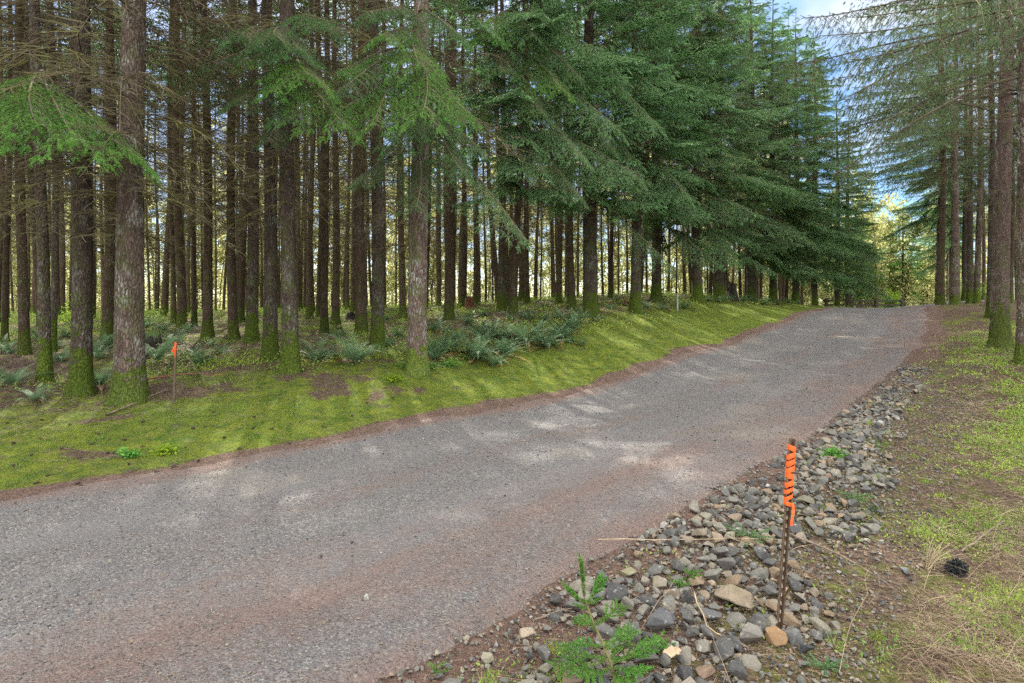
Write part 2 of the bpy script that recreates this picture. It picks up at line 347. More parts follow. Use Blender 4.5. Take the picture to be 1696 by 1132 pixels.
# ground: moss lawn, forest litter, verge - blended from attributes carried by the mesh
t = NT('forest_ground'); v = t.coord('Object')
moss = t.attr('moss'); red = t.attr('red'); verge = t.attr('verge')
n1 = t.noise(v, .9, 8, .70); n2 = t.noise(v, 4.1, 7, .72); n3 = t.noise(v, 26., 5, .72); n4 = t.noise(v, 110., 3, .7)
lit = t.ramp(n3, [(.28, (.032, .023, .018)), (.48, (.085, .058, .043)), (.62, (.14, .102, .076)), (.78, (.23, .18, .14))])
green = t.mix(t.ramp(n2, [(.38, 0.), (.62, 1.)]), (.052, .100, .013), (.165, .195, .024))
green = t.mix(t.ramp(n3, [(.32, .65), (.55, 0.)]), green, (.028, .038, .012))
green = t.mix(t.ramp(n4, [(.55, 0.), (.75, .5)]), green, (.20, .20, .05))
mfac = t.ramp(t.math('ADD', t.math('MULTIPLY', moss, 1.0), t.math('MULTIPLY', t.math('SUBTRACT', t.math('ADD', t.math('MULTIPLY', n1, .7), t.math('MULTIPLY', n2, .6)), .66), 3.2)), [(.30, 0.), (.70, 1.)])
c = t.mix(mfac, lit, green)
vg = t.ramp(n3, [(.30, (.024, .018, .015)), (.45, (.080, .056, .044)), (.56, (.125, .090, .065)), (.68, (.26, .20, .145))])
vgm = t.mix(t.ramp(n2, [(.46, 0.), (.60, .85)]), vg, t.ramp(n3, [(.3, (.035, .050, .012)), (.65, (.15, .17, .035))]))
c = t.mix(verge, c, vgm)
rc = t.ramp(n3, [(.28, (.055, .036, .031)), (.5, (.125, .085, .070)), (.72, (.22, .16, .12))])
c = t.mix(t.ramp(t.math('ADD', red, t.math('MULTIPLY', t.math('SUBTRACT', n2, .5), 1.4)), [(.35, 0.), (.75, 1.)]), c, rc)
M['ground'] = t.finish(c, .95, t.bump(t.math('ADD', t.math('MULTIPLY', n3, 1.0), t.math('MULTIPLY', n4, .4)), 1.0, .05), .1)

def flat(name, col, rough=.6, metal=0, nscale=20, var=.35, spec=.4):
    t = NT(name); v = t.coord('Object'); f = t.noise(v, nscale, 5, .65)
    c = t.mix(t.ramp(f, [(.35, 0.), (.7, 1.)]), tuple(x * (1 - var) for x in col), tuple(min(1, x * (1 + var)) for x in col))
    m = t.finish(c, rough, t.bump(f, .3, .004), spec)
    m.node_tree.nodes['Principled BSDF'].inputs['Metallic'].default_value = metal
    return m
M['rust'] = flat('rusty_steel', (.13, .085, .055), .75, .3, 40, .5)
M['tape'] = flat('orange_flagging', (.85, .115, .02), .5, 0, 45, .22)
M['stake'] = flat('weathered_stake', (.085, .062, .04), .85, 0, 25)
M['greypost'] = flat('grey_marker', (.25, .31, .28), .6, 0, 15, .15)
M['fence'] = flat('dark_fence_wood', (.055, .045, .038), .9, 0, 10)
M['stump'] = flat('charred_stump', (.030, .024, .020), .95, 0, 9, .5)
M['rotten'] = flat('rotten_wood', (.16, .07, .04), .95, 0, 9, .5)
M['log'] = flat('fallen_branch_wood', (.16, .12, .09), .9, 0, 9, .5)
M['mosslog'] = flat('mossy_wood', (.08, .10, .02), .95, 0, 9, .6)
M['cone'] = flat('cone_scale', (.055, .035, .026), .85, 0, 60, .5)
M['paleleaf'] = flat('dry_leaf', (.38, .29, .19), .7, 0, 12, .3)
M['char'] = flat('burnt_clump', (.022, .024, .026), .6, 0, 30, .5)
M['green_stem'] = flat('green_stem', (.16, .15, .06), .8, 0, 20, .3)

# ------------------------------------------------------------------ ground and road meshes
def axis(segs):
    out = []
    for a, b, st in segs: out.append(np.arange(a, b, st))
    return np.concatenate(out + [[segs[-1][1]]])
gx = axis([(-400, -60, 20), (-60, -25, 1.2), (-25, -9, .35), (-9, 9, .09), (9, 26, .3), (26, 60, 1.2), (60, 400, 20)])
gy = axis([(-40, -10, 3), (-10, 1, .5), (1, 9, .08), (9, 20, .14), (20, 34, .3), (34, 70, 1.0), (70, 90, 2), (90, 800, 25)])
GX, GY = np.meshgrid(gx, gy); DL = dleft(GX, GY).reshape(GX.shape); DR = dright(GX, GY).reshape(GX.shape)
outd = np.maximum(DL, DR)
Z = gz(GX, GY, DL, DR) - .10 * sstep(-.05, -.45, outd)
acc = Acc(); idx = np.arange(GX.size).reshape(GX.shape)
acc.add(np.stack([GX, GY, Z], -1), np.stack([idx[:-1, :-1], idx[:-1, 1:], idx[1:, 1:], idx[1:, :-1]], -1).reshape(-1, 4))
wob = vnoise(GX, GY, 1.7, 5) * .6 + vnoise(GX, GY, .5, 6) * .25
right = (DR > DL)
moss_w = np.where(right, .30, 1.05 * sstep(.05, .5, DL + wob * .3) * (1 - .50 * sstep(2.6, 4.2, DL + wob - .02 * GY)))
bp = sstep(.0, .9, vnoise(GX, GY * 1.6, .9, 71) + .75 * vnoise(GX, GY, .3, 72)) * (1 - .75 * sstep(9, 15, GY))
moss_w = np.where(right, moss_w, moss_w * (1 - .75 * bp * sstep(.3, 1.2, DL)))
red_w = np.where(right, .9 * (1 - sstep(.15, .9, DR + wob * .4)), 1.1 * (1 - sstep(.12, .42, DL + wob * .3)))
verge_w = np.where(right, 1.0 - .9 * sstep(9, 14, GY + wob), 0.0)
ground = inst('ground', acc.mesh('ground', M['ground'], True, {'moss': moss_w.ravel(), 'red': red_w.ravel(), 'verge': verge_w.ravel()}))
tag(ground, kind='structure')

def road_xy(s, u):
    """s, u in 0..1 -> world x, y"""
    i = np.clip(s * 159, 0, 158.999); k = i.astype(int); f = (i - k)[..., None]
    L = ELs[k] * (1 - f) + ELs[k + 1] * f; Rr = ERs[k] * (1 - f) + ERs[k + 1] * f
    return L * (1 - u[..., None]) + Rr * u[..., None]
# match the two edges so that cross lines stay square to the road
def pair():
    mid = resample((ELs + ERs) / 2, 160); T = unit(np.gradient(mid, axis=0)); N = np.stack([-T[:, 1], T[:, 0]], 1)
    outL, outR = [], []
    for m, n in zip(mid, N):
        def hit(P):
            best = None
            for a, b in zip(P[:-1], P[1:]):
                A = np.array([[n[0], -(b - a)[0]], [n[1], -(b - a)[1]]]); det = np.linalg.det(A)
                if abs(det) < 1e-9: continue
                t, q = np.linalg.solve(A, a - m)
                if -.01 <= q <= 1.01 and abs(t) < 6 and (best is None or abs(t) < abs(best)): best = t
            return best
        a, b = hit(ELs), hit(ERs)
        a = 2.4 if a is None else a; b = -2.4 if b is None else b
        outL.append(m + n * a); outR.append(m + n * b)
    return np.array(outL), np.array(outR)
PL, PR = pair()
def rz(x, y):
    dl = dleft(x, y).reshape(np.shape(x)); dr = dright(x, y).reshape(np.shape(x)); o = np.maximum(dl, dr)
    e = o + .10 * vnoise(x, y, .35, 11) + .12 * vnoise(x, y, 1.1, 12)
    return h0(x, y) + .02 + .012 * vnoise(x, y, .35, 15) * np.clip(-o, 0, 1) - .022 * (np.exp(-((np.clip(-dl, 0, 9) - 1.35) / .33) ** 2) + np.exp(-((np.clip(-dr, 0, 9) - 1.35) / .33) ** 2)) - .09 * sstep(-.12, .10, e) + .008 * vnoise(x, y, .9, 13) + .02 * np.clip(-o, 0, 2) / 2
S_, U_ = np.linspace(0, 1, 760), np.linspace(-.03, 1.03, 64)
i = S_ * 159; k = np.clip(i.astype(int), 0, 158); f = (i - k)[:, None]
Lp = PL[k] * (1 - f) + PL[k + 1] * f; Rp = PR[k] * (1 - f) + PR[k + 1] * f
RX = Lp[:, None, 0] * (1 - U_[None]) + Rp[:, None, 0] * U_[None]; RY = Lp[:, None, 1] * (1 - U_[None]) + Rp[:, None, 1] * U_[None]
acc = Acc(); idx = np.arange(RX.size).reshape(RX.shape)
acc.add(np.stack([RX, RY, rz(RX, RY)], -1), np.stack([idx[:-1, :-1], idx[:-1, 1:], idx[1:, 1:], idx[1:, :-1]], -1).reshape(-1, 4)[:, ::-1])
road = inst('road', acc.mesh('road', M['road'], True, {'u': np.broadcast_to(U_[None], RX.shape).ravel(), 's': np.broadcast_to((S_ * 70)[:, None], RX.shape).ravel()}))
tag(road, kind='structure')

# ------------------------------------------------------------------ boughs
def bough(seed, L=3.0, f0=.15, secgap=.085, tergap=.07, seclen=.34, twig=.13, droop=.35, hang=.25, ang=58, lift=.10, sparse=0.0, prune=.0):
    """one conifer bough along +x. returns main line, secondary lines, twig origins/directions/lengths"""
    rg = np.random.default_rng(seed)
    K = 10; tt = np.linspace(0, 1, K)
    main = np.stack([L * tt, .05 * L * np.sin(tt * 3 + rg.uniform(0, 6)) * tt, L * (lift * tt - droop * tt ** 2 + .10 * tt ** 4)], 1)
    def pt(t): return np.stack([np.interp(t, tt, main[:, j]) for j in range(3)], -1)
    secs = []; TO = []; TD = []; TL = []
    ts = np.arange(f0, .985, secgap / L)
    for t in ts:
        for sd in (-1, 1):
            if rg.random() < sparse: continue
            t2 = min(.99, t + rg.uniform(-.4, .4) * secgap / L)
            ls = L * seclen * (1 - t2) ** .75 * min(1, .45 + (t2 - f0) * 2.2) * rg.uniform(.45, 1.25) + .10
            o = pt(t2); d = unit(pt(min(1, t2 + .02)) - pt(max(0, t2 - .02)))
            a = R(ang + rg.uniform(-10, 10)) * sd
            dd = np.array([d[0] * math.cos(a) - d[1] * math.sin(a), d[0] * math.sin(a) + d[1] * math.cos(a), d[2] * .8 + rg.uniform(-.18, .08)])
            k = np.linspace(0, 1, 4)[:, None]
            fwd = np.array([1., 0, 0])
            line = o + dd * ls * k + fwd * ls * .18 * k ** 2 + np.array([0, 0, -1.]) * ls * hang * k ** 2
            secs.append(line)
            m = max(2, int(ls / tergap)); kk = np.linspace(.12, 1, m)
            po = np.stack([np.interp(kk, k[:, 0], line[:, j]) for j in range(3)], -1)
            ld = unit(line[-1] - line[0]); sdv = unit(np.cross(ld, [0, 0, 1.]))
            for s2 in (-1, 1):
                keep = rg.random(m) > prune
                n = keep.sum()
                if not n: continue
                b = rg.uniform(.55, 1.0, (n, 1))
                TO.append(po[keep]); TD.append(ld * .75 + sdv * s2 * b + rg.normal(0, .12, (n, 3)) + np.array([0, 0, -hang * .9]))
                TL.append(twig * (1.15 - .6 * kk[keep]) * rg.uniform(.7, 1.2, n))
            TO.append(po[-1:]); TD.append((line[-1] - line[-2])[None]); TL.append(np.array([twig]))
    # twigs straight on the main stem
    n = int(L * (1 - f0) / .06); kk = np.linspace(f0, 1, n); TO.append(pt(kk)); TD.append(np.array([1., 0, -.1]) + rg.normal(0, .5, (n, 3)) * [.3, 1, .5]); TL.append(np.full(n, twig))
    return main, np.array(secs), np.concatenate(TO), unit(np.concatenate(TD)), np.concatenate(TL), L
def bough_wood(b, r0=.028, near=True):
    main, secs, *_ , L = b
    out = []
    K = len(main); rr = np.linspace(1, .12, K) ** .8 * r0
    out.append(tubes(main[None], rr[None], 5 if near else 3))
    if len(secs): out.append(tubes(secs, np.linspace(1, .3, 4)[None] * r0 * .22 * np.ones((len(secs), 1)), 3))
    return out
def bough_leaf(b, lod, seed=0, wid=.26):
    rg = np.random.default_rng(seed + 99)
    _, _, O, D, Lh, _ = b
    if lod == 'card': return cards(O, D, Lh * 1.15, Lh * wid, True, rg)
    if lod == 'far':
        k = rg.random(len(O)) < .45; return cards(O[k], D[k], Lh[k] * 1.7, Lh[k] * wid * 2.0, False, rg)
    m = 11; n = len(O)       # needles
    kk = np.linspace(0.02, .98, m)[None, :, None]
    P = O[:, None] + D[:, None] * Lh[:, None, None] * kk
    S = unit(np.cross(D, unit(np.cross(D, [0, 0, 1.]) + 1e-6) )); S2 = np.cross(D, S)
    V = []; F = []; off = 0
    for sg in (-1, 1):
        nd = D[:, None] * .75 + sg * S2[:, None] * .9 + S[:, None] * rg.normal(-.1, .35, (n, m, 1)) + rg.normal(0, .12, (n, m, 3))
        v, f = blades(P.reshape(-1, 3), nd.reshape(-1, 3), rg.uniform(.018, .028, n * m), .0048, rg)
        V.append(v); F.append(f + off); off += len(v)
    # green twig axis
    v, f = cards(O, D, Lh, .006, True, rg)
    return [(np.concatenate(V), np.concatenate(F)), (v, f)]
def xf(V, yaw=0, pitch=0, roll=0, s=1.0, t=(0, 0, 0)):
    Mx = Matrix.Rotation(yaw, 3, 'Z') @ Matrix.Rotation(-pitch, 3, 'Y') @ Matrix.Rotation(roll, 3, 'X')
    return V @ np.array(Mx).T * s + np.array(t)

B_edge = [bough(100 + i, 3.0, .22, .10, .085, .36, .17, .30, .38, 55, .08) for i in range(5)]
B_top = [bough(130 + i, 2.0, .12, .14, .12, .42, .22, .15, .25, 55, .12) for i in range(3)]
B_near = [bough(160 + i, 2.6, .30, .085, .055, .30, .11, .34, .48, 52, .10, .08, .12) for i in range(5)]
B_hang = [bough(190 + i, 4.5, .38, .12, .075, .20, .12, .30, .85, 62, .10, .08, .15) for i in range(4)]
P_edge = [(bough_wood(b, .022, False), bough_leaf(b, 'card', i)) for i, b in enumerate(B_edge)]
P_edge_far = [(bough_wood(b, .022, False)[:1], bough_leaf(b, 'far', i)) for i, b in enumerate(B_edge)]
P_top = [(bough_wood(b, .015, False)[:1], bough_leaf(b, 'far', i, .3)) for i, b in enumerate(B_top)]
P_hang = [(bough_wood(b, .030, False), bough_leaf(b, 'card', i, .24)) for i, b in enumerate(B_hang)]
def put(acc, proto, **k):
    wood, leaf = proto
    for v, f in wood: acc.add(xf(v, **k), f, 0)
    for v, f in (leaf if isinstance(leaf, list) else [leaf]): acc.add(xf(v, **k), f, 1)

def crown_edge(seed, z0, H, Rmax, lod='card', back=.45, zhi=None):
    """crown with its open (road) side on +x; boughs shorter on the forest side"""
    rg = np.random.default_rng(seed); acc = Acc(); z = z0
    while z < H - .3:
        fr = (z - z0) / (H - z0); rad = Rmax * (1 - fr) ** .75 * (.75 + .25 * min(1, fr * 6)) + .25
        n = (5 if rg.random() < .4 else 4) if lod == 'card' else 5; a0 = rg.uniform(0, 6.3)
        for j in range(n):
            az = a0 + j * 6.283 / n + rg.uniform(-.35, .35)
            open_ = .5 + .5 * math.cos(az); k = back + (1 - back) * open_ ** .8
            if z < z0 + 2.5 and open_ < .25: continue
            pr = (P_edge if lod == 'card' and z < (zhi or 99) else P_edge_far)[rg.integers(5)]
            put(acc, pr, yaw=az, pitch=R(-12 + 34 * fr + rg.uniform(-16, 13)), roll=R(rg.uniform(-32, 32)), s=rad * k / 3.0 * rg.uniform(.5, 1.25), t=(0, 0, z + rg.uniform(-.12, .12)))
        z += .38 if lod == 'card' else .5
    return acc
def crown_top(seed, z0, H, Rmax):
    rg = np.random.default_rng(seed); acc = Acc(); z = z0
    while z < H - .2:
        fr = (z - z0) / (H - z0); rad = Rmax * (1 - fr) ** .7 * (.6 + .4 * min(1, fr * 4)) + .2
        for j in range(4):
            if z < z0 + 2 and rg.random() < .4: continue
            put(acc, P_top[rg.integers(3)], yaw=rg.uniform(0, 6.3), pitch=R(-10 + 40 * fr + rg.uniform(-8, 8)), s=rad / 2.0 * rg.uniform(.7, 1.2), t=(0, 0, z + rg.uniform(-.2, .2)))
        z += .55
    return acc
def deadwood(seed, z0, z1, Lm, n_per=4, gap=.34, twigs=16, side=None, r0=.011, S=3):
    """bare lower limbs with fine twigs"""
    rg = np.random.default_rng(seed); acc = Acc(); mains = []; rad = []; tw = []; tr = []
    z = z0
    while z < z1:
        for j in range(n_per):
            if rg.random() < .15: continue
            az = rg.uniform(0, 6.283); L = Lm * rg.uniform(.35, 1.1) * min(1, .45 + (z - z0) / 4)
            if side is not None and math.cos(az) < -.3: L *= .5
            up = rg.uniform(-.05, .35); K = np.linspace(0, 1, 6)[:, None]
            d = np.array([math.cos(az), math.sin(az), 0.]); sd = np.array([-d[1], d[0], 0])
            line = np.array([0, 0, z + rg.uniform(-.1, .1)]) + d * L * K + np.array([0, 0, 1.]) * L * (up * K - rg.uniform(.25, .75) * K ** 2) + sd * L * rg.normal(0, .12) * K ** 2 + rg.normal(0, .018, (6, 3)) * L * K
            mains.append(line); rad.append(np.linspace(1, .25, 6) * r0 * rg.uniform(.7, 1.3) * (L / Lm) ** .5)
            m = max(3, int(twigs * L / Lm))
            for q in range(m):
                t_ = rg.uniform(.12, 1); o = np.array([np.interp(t_, K[:, 0], line[:, c]) for c in range(3)])
                s_ = rg.choice([-1, 1]); dd = d * rg.uniform(.3, 1) + sd * s_ * rg.uniform(.4, 1) + np.array([0, 0, rg.normal(-.15, .25)])
                lt = L * rg.uniform(.12, .38) * (1.15 - .6 * t_); kk = np.array([0, .5, 1])[:, None]
                tw.append(o + unit(dd) * lt * kk + np.array([0, 0, -1]) * lt * rg.uniform(0, .35) * kk ** 2 + rg.normal(0, .04, (3, 3)) * lt * kk); tr.append([.0062, .0046, .0026])
        z += gap * rg.uniform(.7, 1.3)
    v, f = tubes(np.array(mains), np.array(rad), S + 1); acc.add(v, f)
    tw = np.array(tw); tr = np.array(tr); v, f = tubes(tw, tr, 3); acc.add(v, f)
    # finest side twigs
    n = len(tw) * 2; i = rg.integers(0, len(tw), n); k = rg.uniform(.2, 1, (n, 1)); o = tw[i, 0] * (1 - k) + tw[i, 2] * k
    v, f = blades(o, rg.normal(0, 1, (n, 3)) * [1, 1, .6] + unit(tw[i, 2] - tw[i, 0]), rg.uniform(.06, .2, n), .0065, rg); acc.add(v, f)
    return acc
def trunk_mesh(name, seed, r, H, mat, lean=(0, 0), S=20, flare=.55, wob=.05, knots=True):
    rg = np.random.default_rng(seed)
    zs = np.concatenate([[-.35], np.linspace(-.1, .9, 14), np.linspace(1.05, 8, 50 if S > 14 else 14), np.linspace(8.6, H, 14)])
    th = np.arange(S) * 2 * math.pi / S
    ph = rg.uniform(0, 6.28, 6); lob = rg.integers(3, 6)
    ax = wob * (np.sin(zs * .45 + ph[0]) - np.sin(ph[0])) + lean[0] * zs; ay = wob * (np.sin(zs * .38 + ph[1]) - np.sin(ph[1])) + lean[1] * zs
    rad = r * np.clip(1 - zs / H, .03, 1.1) ** .75
    rad = rad * (1 + flare * np.exp(-np.clip(zs + .05, 0, 9) / .28))
    RR = rad[:, None] * (1 + .10 * np.exp(-np.clip(zs, 0, 9) / .3)[:, None] * np.sin(lob * th + ph[2])[None] + .02 * np.sin(3 * th[None] + zs[:, None] * 1.3 + ph[3])
                         + (rg.normal(0, .022, (len(zs), S)) if S > 14 else 0))
    if knots:
        for zk in np.arange(1.2, 8, .42):
            d = np.abs(zs - zk - rg.uniform(-.08, .08)); RR *= (1 + .05 * np.exp(-(d / .05) ** 2))[:, None]
    V = np.stack([ax[:, None] + RR * np.cos(th), ay[:, None] + RR * np.sin(th), np.broadcast_to(zs[:, None], RR.shape)], -1)
    idx = np.arange(V.shape[0] * S).reshape(-1, S); a = idx[:-1]; b = idx[1:]
    acc = Acc(); acc.add(V, np.stack([a, np.roll(a, -1, 1), np.roll(b, -1, 1), b], -1).reshape(-1, 4))
    return acc.mesh(name, mat, True)

DEAD = [deadwood(300 + i, 2.2 + .3 * i, 14, 2.1, 6, .32, 26).mesh('deadwood', M['twig']) for i in range(5)]
DEADF = [deadwood(320 + i, 2.6, 16, 2.0, 4, .42, 15).mesh('deadwood', M['twig']) for i in range(4)]
TOPS = [crown_top(340 + i, 15 + i * .6, 21, 1.5).mesh('crown', [M['wood'], M['needle']]) for i in range(4)]
TRF = [trunk_mesh('trunk', 360 + i, .17, 20.5, M['bark_far'], ((i % 3 - 1) * .006, 0), 10, .45, .10, False) for i in range(6)]

# ------------------------------------------------------------------ left forest: trees that can be told apart
G_NEAR = 'conifers standing along the front of the left forest'
# px at base, photo width, distance, lean, bark, label
LT = [
 (216, 62, 9.0, -.003, 'bark_pale', 'thickest trunk in the left forest, pale flaking bark over a bright moss skirt'),
 (135, 44, 9.3, -.008, 'bark', 'stout dark trunk just left of the thickest pale trunk'),
 (75, 27, 9.7, -.007, 'bark', 'mossy trunk with a leafy green bough, second stout trunk from the left edge'),
 (41, 23, 12.4, .002, 'bark_far', 'reddish brown trunk behind the mossy one near the left edge'),
 (87, 15, 13.0, .0, 'bark', 'slim trunk seen between the two mossy trunks near the left edge'),
 (8, 14, 14.5, .0, 'bark_far', 'slim trunk at the very left edge of the photo'),
 (302, 18, 18.0, -.010, 'bark_far', 'slim brown trunk standing behind the far orange flagged stake'),
 (288, 11, 19.5, .0, 'bark_far', 'thin trunk hugging the left side of the slim trunk behind the stake'),
 (344, 20, 15.3, -.012, 'bark_far', 'trunk with a foot curving right, first right of the far orange flagged stake'),
 (322, 11, 18.5, .002, 'bark_far', 'thin trunk just left of the trunk with the curved foot'),
 (387, 19, 15.2, -.006, 'bark_far', 'straight reddish trunk right of the trunk with the curved foot'),
 (417, 24, 14.8, .004, 'bark', 'green mossy trunk right of the straight reddish one'),
 (447, 28, 11.5, .002, 'bark', 'left one of the close pair of mossy trunks beside the lawn'),
 (482, 32, 10.5, .004, 'bark', 'right one of the close pair of mossy trunks beside the lawn'),
 (512, 12, 22.0, .002, 'bark_far', 'thin trunk just right of the close mossy pair'),
 (537, 15, 17.0, .002, 'bark_far', 'slim trunk beside a small mossy stump'),
 (556, 15, 19.0, .0, 'bark_far', 'slim brown trunk behind the small mossy stump'),
 (585, 10, 25.0, .0, 'bark_far', 'thin trunk with a dark clod at its foot'),
 (600, 13, 21.0, .002, 'bark_far', 'slim trunk just left of the black barked trunk'),
 (625, 25, 12.9, .0, 'bark', 'black barked trunk rising behind the ferns left of the mossy roadside trunk'),
 (667, 13, 20.5, .0, 'bark_far', 'thin trunk close behind the left side of the mossy roadside trunk'),
 (690, 38, 10.9, .001, 'bark_pale', 'thick mossy footed trunk at the lawn with green boughs hanging round it'),
 (744, 14, 22.0, .002, 'bark', 'slim trunk, first right of the thick mossy footed trunk'),
 (768, 11, 27.0, .0, 'bark_far', 'thin trunk just left of the rotten red stump'),
 (788, 11, 28.0, .0, 'bark_far', 'thin trunk rising just behind the rotten red stump'),
 (830, 14, 21.5, .0, 'bark', 'slim dark trunk touching the left side of the mossy trunk in the fern bank'),
 (848, 28, 15.8, .002, 'bark', 'mossy trunk in the middle of the fern bank with a full green crown'),
 (873, 11, 27.0, .0, 'bark_far', 'thin trunk just right of the mossy trunk in the fern bank'),
 (925, 12, 26.0, .0, 'bark_far', 'thin trunk half way between the two stout trunks of the fern bank'),
 (944, 13, 23.0, .0, 'bark', 'dark slim trunk left of the stout trunk at the end of the fern bank'),
]
LE = [   # trees with green crowns along the road, far side of the lawn
 (978, 25, 18.9, 5.0, 'stout dark trunk at the right end of the fern bank'),
 (1052, 18, 21.0, 4.6, 'black trunk behind the two fern clumps left of the grey marker post'),
 (1087, 17, 24.0, 4.4, 'mossy trunk left of the grey marker post with drooping blue green boughs'),
 (1155, 18, 24.8, 3.9, 'trunk with roots on the lawn, first right of the grey marker post'),
 (1192, 18, 28.0, 3.2, 'thick trunk left of the black stump'),
 (1244, 14, 31.0, 2.6, 'dark trunk behind the fern row, first right of the black stump'),
 (1279, 14, 32.0, 2.2, 'dark trunk behind the fern row, second right of the black stump'),
 (1318, 13, 34.0, 2.0, 'dense green roadside conifer with its trunk at the right end of the fern row'),
 (1349, 12, 36.0, 1.8, 'dense green roadside conifer just left of the bright gap under the boughs'),
 (1386, 11, 37.5, 1.5, 'dense green roadside conifer at the left end of the wooden fence'),
 (1405, 11, 41.0, 1.0, 'dense green conifer overhanging the wooden fence beyond the crest'),
]
POS = []     # occupied places
def ray_x(px, Y): return (px - CX) / FPX * Y
def make_tree(name, label, cat, x, y, r, seed, bark, lean=0.0, S=20, H=20.5, dead=None, crown=None, crown_rz=0.0, group=None, own=True, sc=1.0):
    z = G(x, y); o = empty(name, (x, y, z)); tag(o, label, cat, group)
    if own: inst('trunk', trunk_mesh('trunk', seed, r, H, M[bark], (lean, 0), S), o)
    POS.append((x, y)); rg = random.Random(seed)
    if dead is not None: inst('deadwood', dead, o, rot=(0, 0, rg.uniform(0, 6.28)))
    if crown is not None: inst('crown', crown, o, rot=(0, 0, crown_rz), scale=(sc, sc, sc))
    return o
TREES = {}
for i, (px, wpx, Y, lean, bark, lab) in enumerate(LT):
    x = ray_x(px, Y); r = wpx / FPX * Y / 2 * .86 / math.hypot(1, x / Y)
    TREES[px] = make_tree('conifer', lab, 'tree', x, Y, r, 500 + i, bark, lean, 28 if Y < 12 else 18, 20 + (i % 4) * .6, DEAD[i % 5] if Y < 17 else DEADF[i % 4],
                          TOPS[i % 4], i * 1.3, G_NEAR)
EDGE = {}
def edge_crown(z0, H, Rm, seed, zhi=None):
    return crown_edge(seed, z0, H, Rm, 'card', .40, zhi).mesh('crown', [M['wood'], M['needle_blue']])
EC = [edge_crown(3.7, 21, 3.5, 601, 14), edge_crown(3.3, 20, 3.6, 602), edge_crown(2.6, 19, 3.6, 603), edge_crown(1.9, 17.5, 3.4, 604), edge_crown(2.0, 14.5, 2.7, 605), edge_crown(5.0, 17, 3.3, 606)]
bpy.data.objects[TREES[848].name].children[2].data = EC[0]; TREES[848].children[2].rotation_euler = (0, 0, R(-70))
for i, (px, wpx, Y, z0, lab) in enumerate(LE):
    x = ray_x(px, Y); r = wpx / FPX * Y / 2 / math.hypot(1, x / Y)
    ci = [0, 0, 1, 1, 2, 2, 3, 3, 3, 4, 4][i]
    Hh = [21, 21, 20, 20, 19, 19, 17.5, 17.5, 17.5, 14.5, 14.5][i]
    TREES[px] = make_tree('conifer', lab, 'tree', x, Y, r, 700 + i, 'bark', 0, 16, Hh, DEAD[i % 5] if i < 8 else None, EC[ci], R(-40 + 15 * ((i * 7) % 3 - 1)), 'leafy conifers along the left side of the road')

# big single boughs aimed at places seen in the photo
def tip_bough(tree_px, z_att, tip, seed, mats, fam='near', rr=.026):
    o = TREES[tree_px]; A = Vector((o.location.x, o.location.y, CAMZ + z_att))
    B = Vector(wpt(*tip)); d = B - A; L = d.length
    b = (B_near if fam == 'near' else B_hang)[seed % (5 if fam == 'near' else 4)]
    tipl = Vector(b[0][-1]); L0 = tipl.length; acc = Acc()
    put(acc, (bough_wood(b, rr * L0 / L), bough_leaf(b, 'needle', seed)), yaw=0, s=L / L0)
    me = acc.mesh('bough', mats)
    yaw = math.atan2(d.y, d.x) - math.atan2(tipl.y, tipl.x)
    e1 = math.atan2(d.z, math.hypot(d.x, d.y)); e0 = math.atan2(tipl.z, math.hypot(tipl.x, tipl.y))
    ob = inst('bough', me, o, loc=(0, 0, A.z - o.location.z), rot=(Matrix.Rotation(yaw, 3, 'Z') @ Matrix.Rotation(-(e1 - e0), 3, 'Y')).to_euler())
    return ob
def zat(px_y, Y): return (HY - px_y) / FPX * Y
NB = [M['wood'], M['needle_bright']]; NG = [M['wood'], M['needle']]; NBL = [M['wood'], M['needle_blue']]
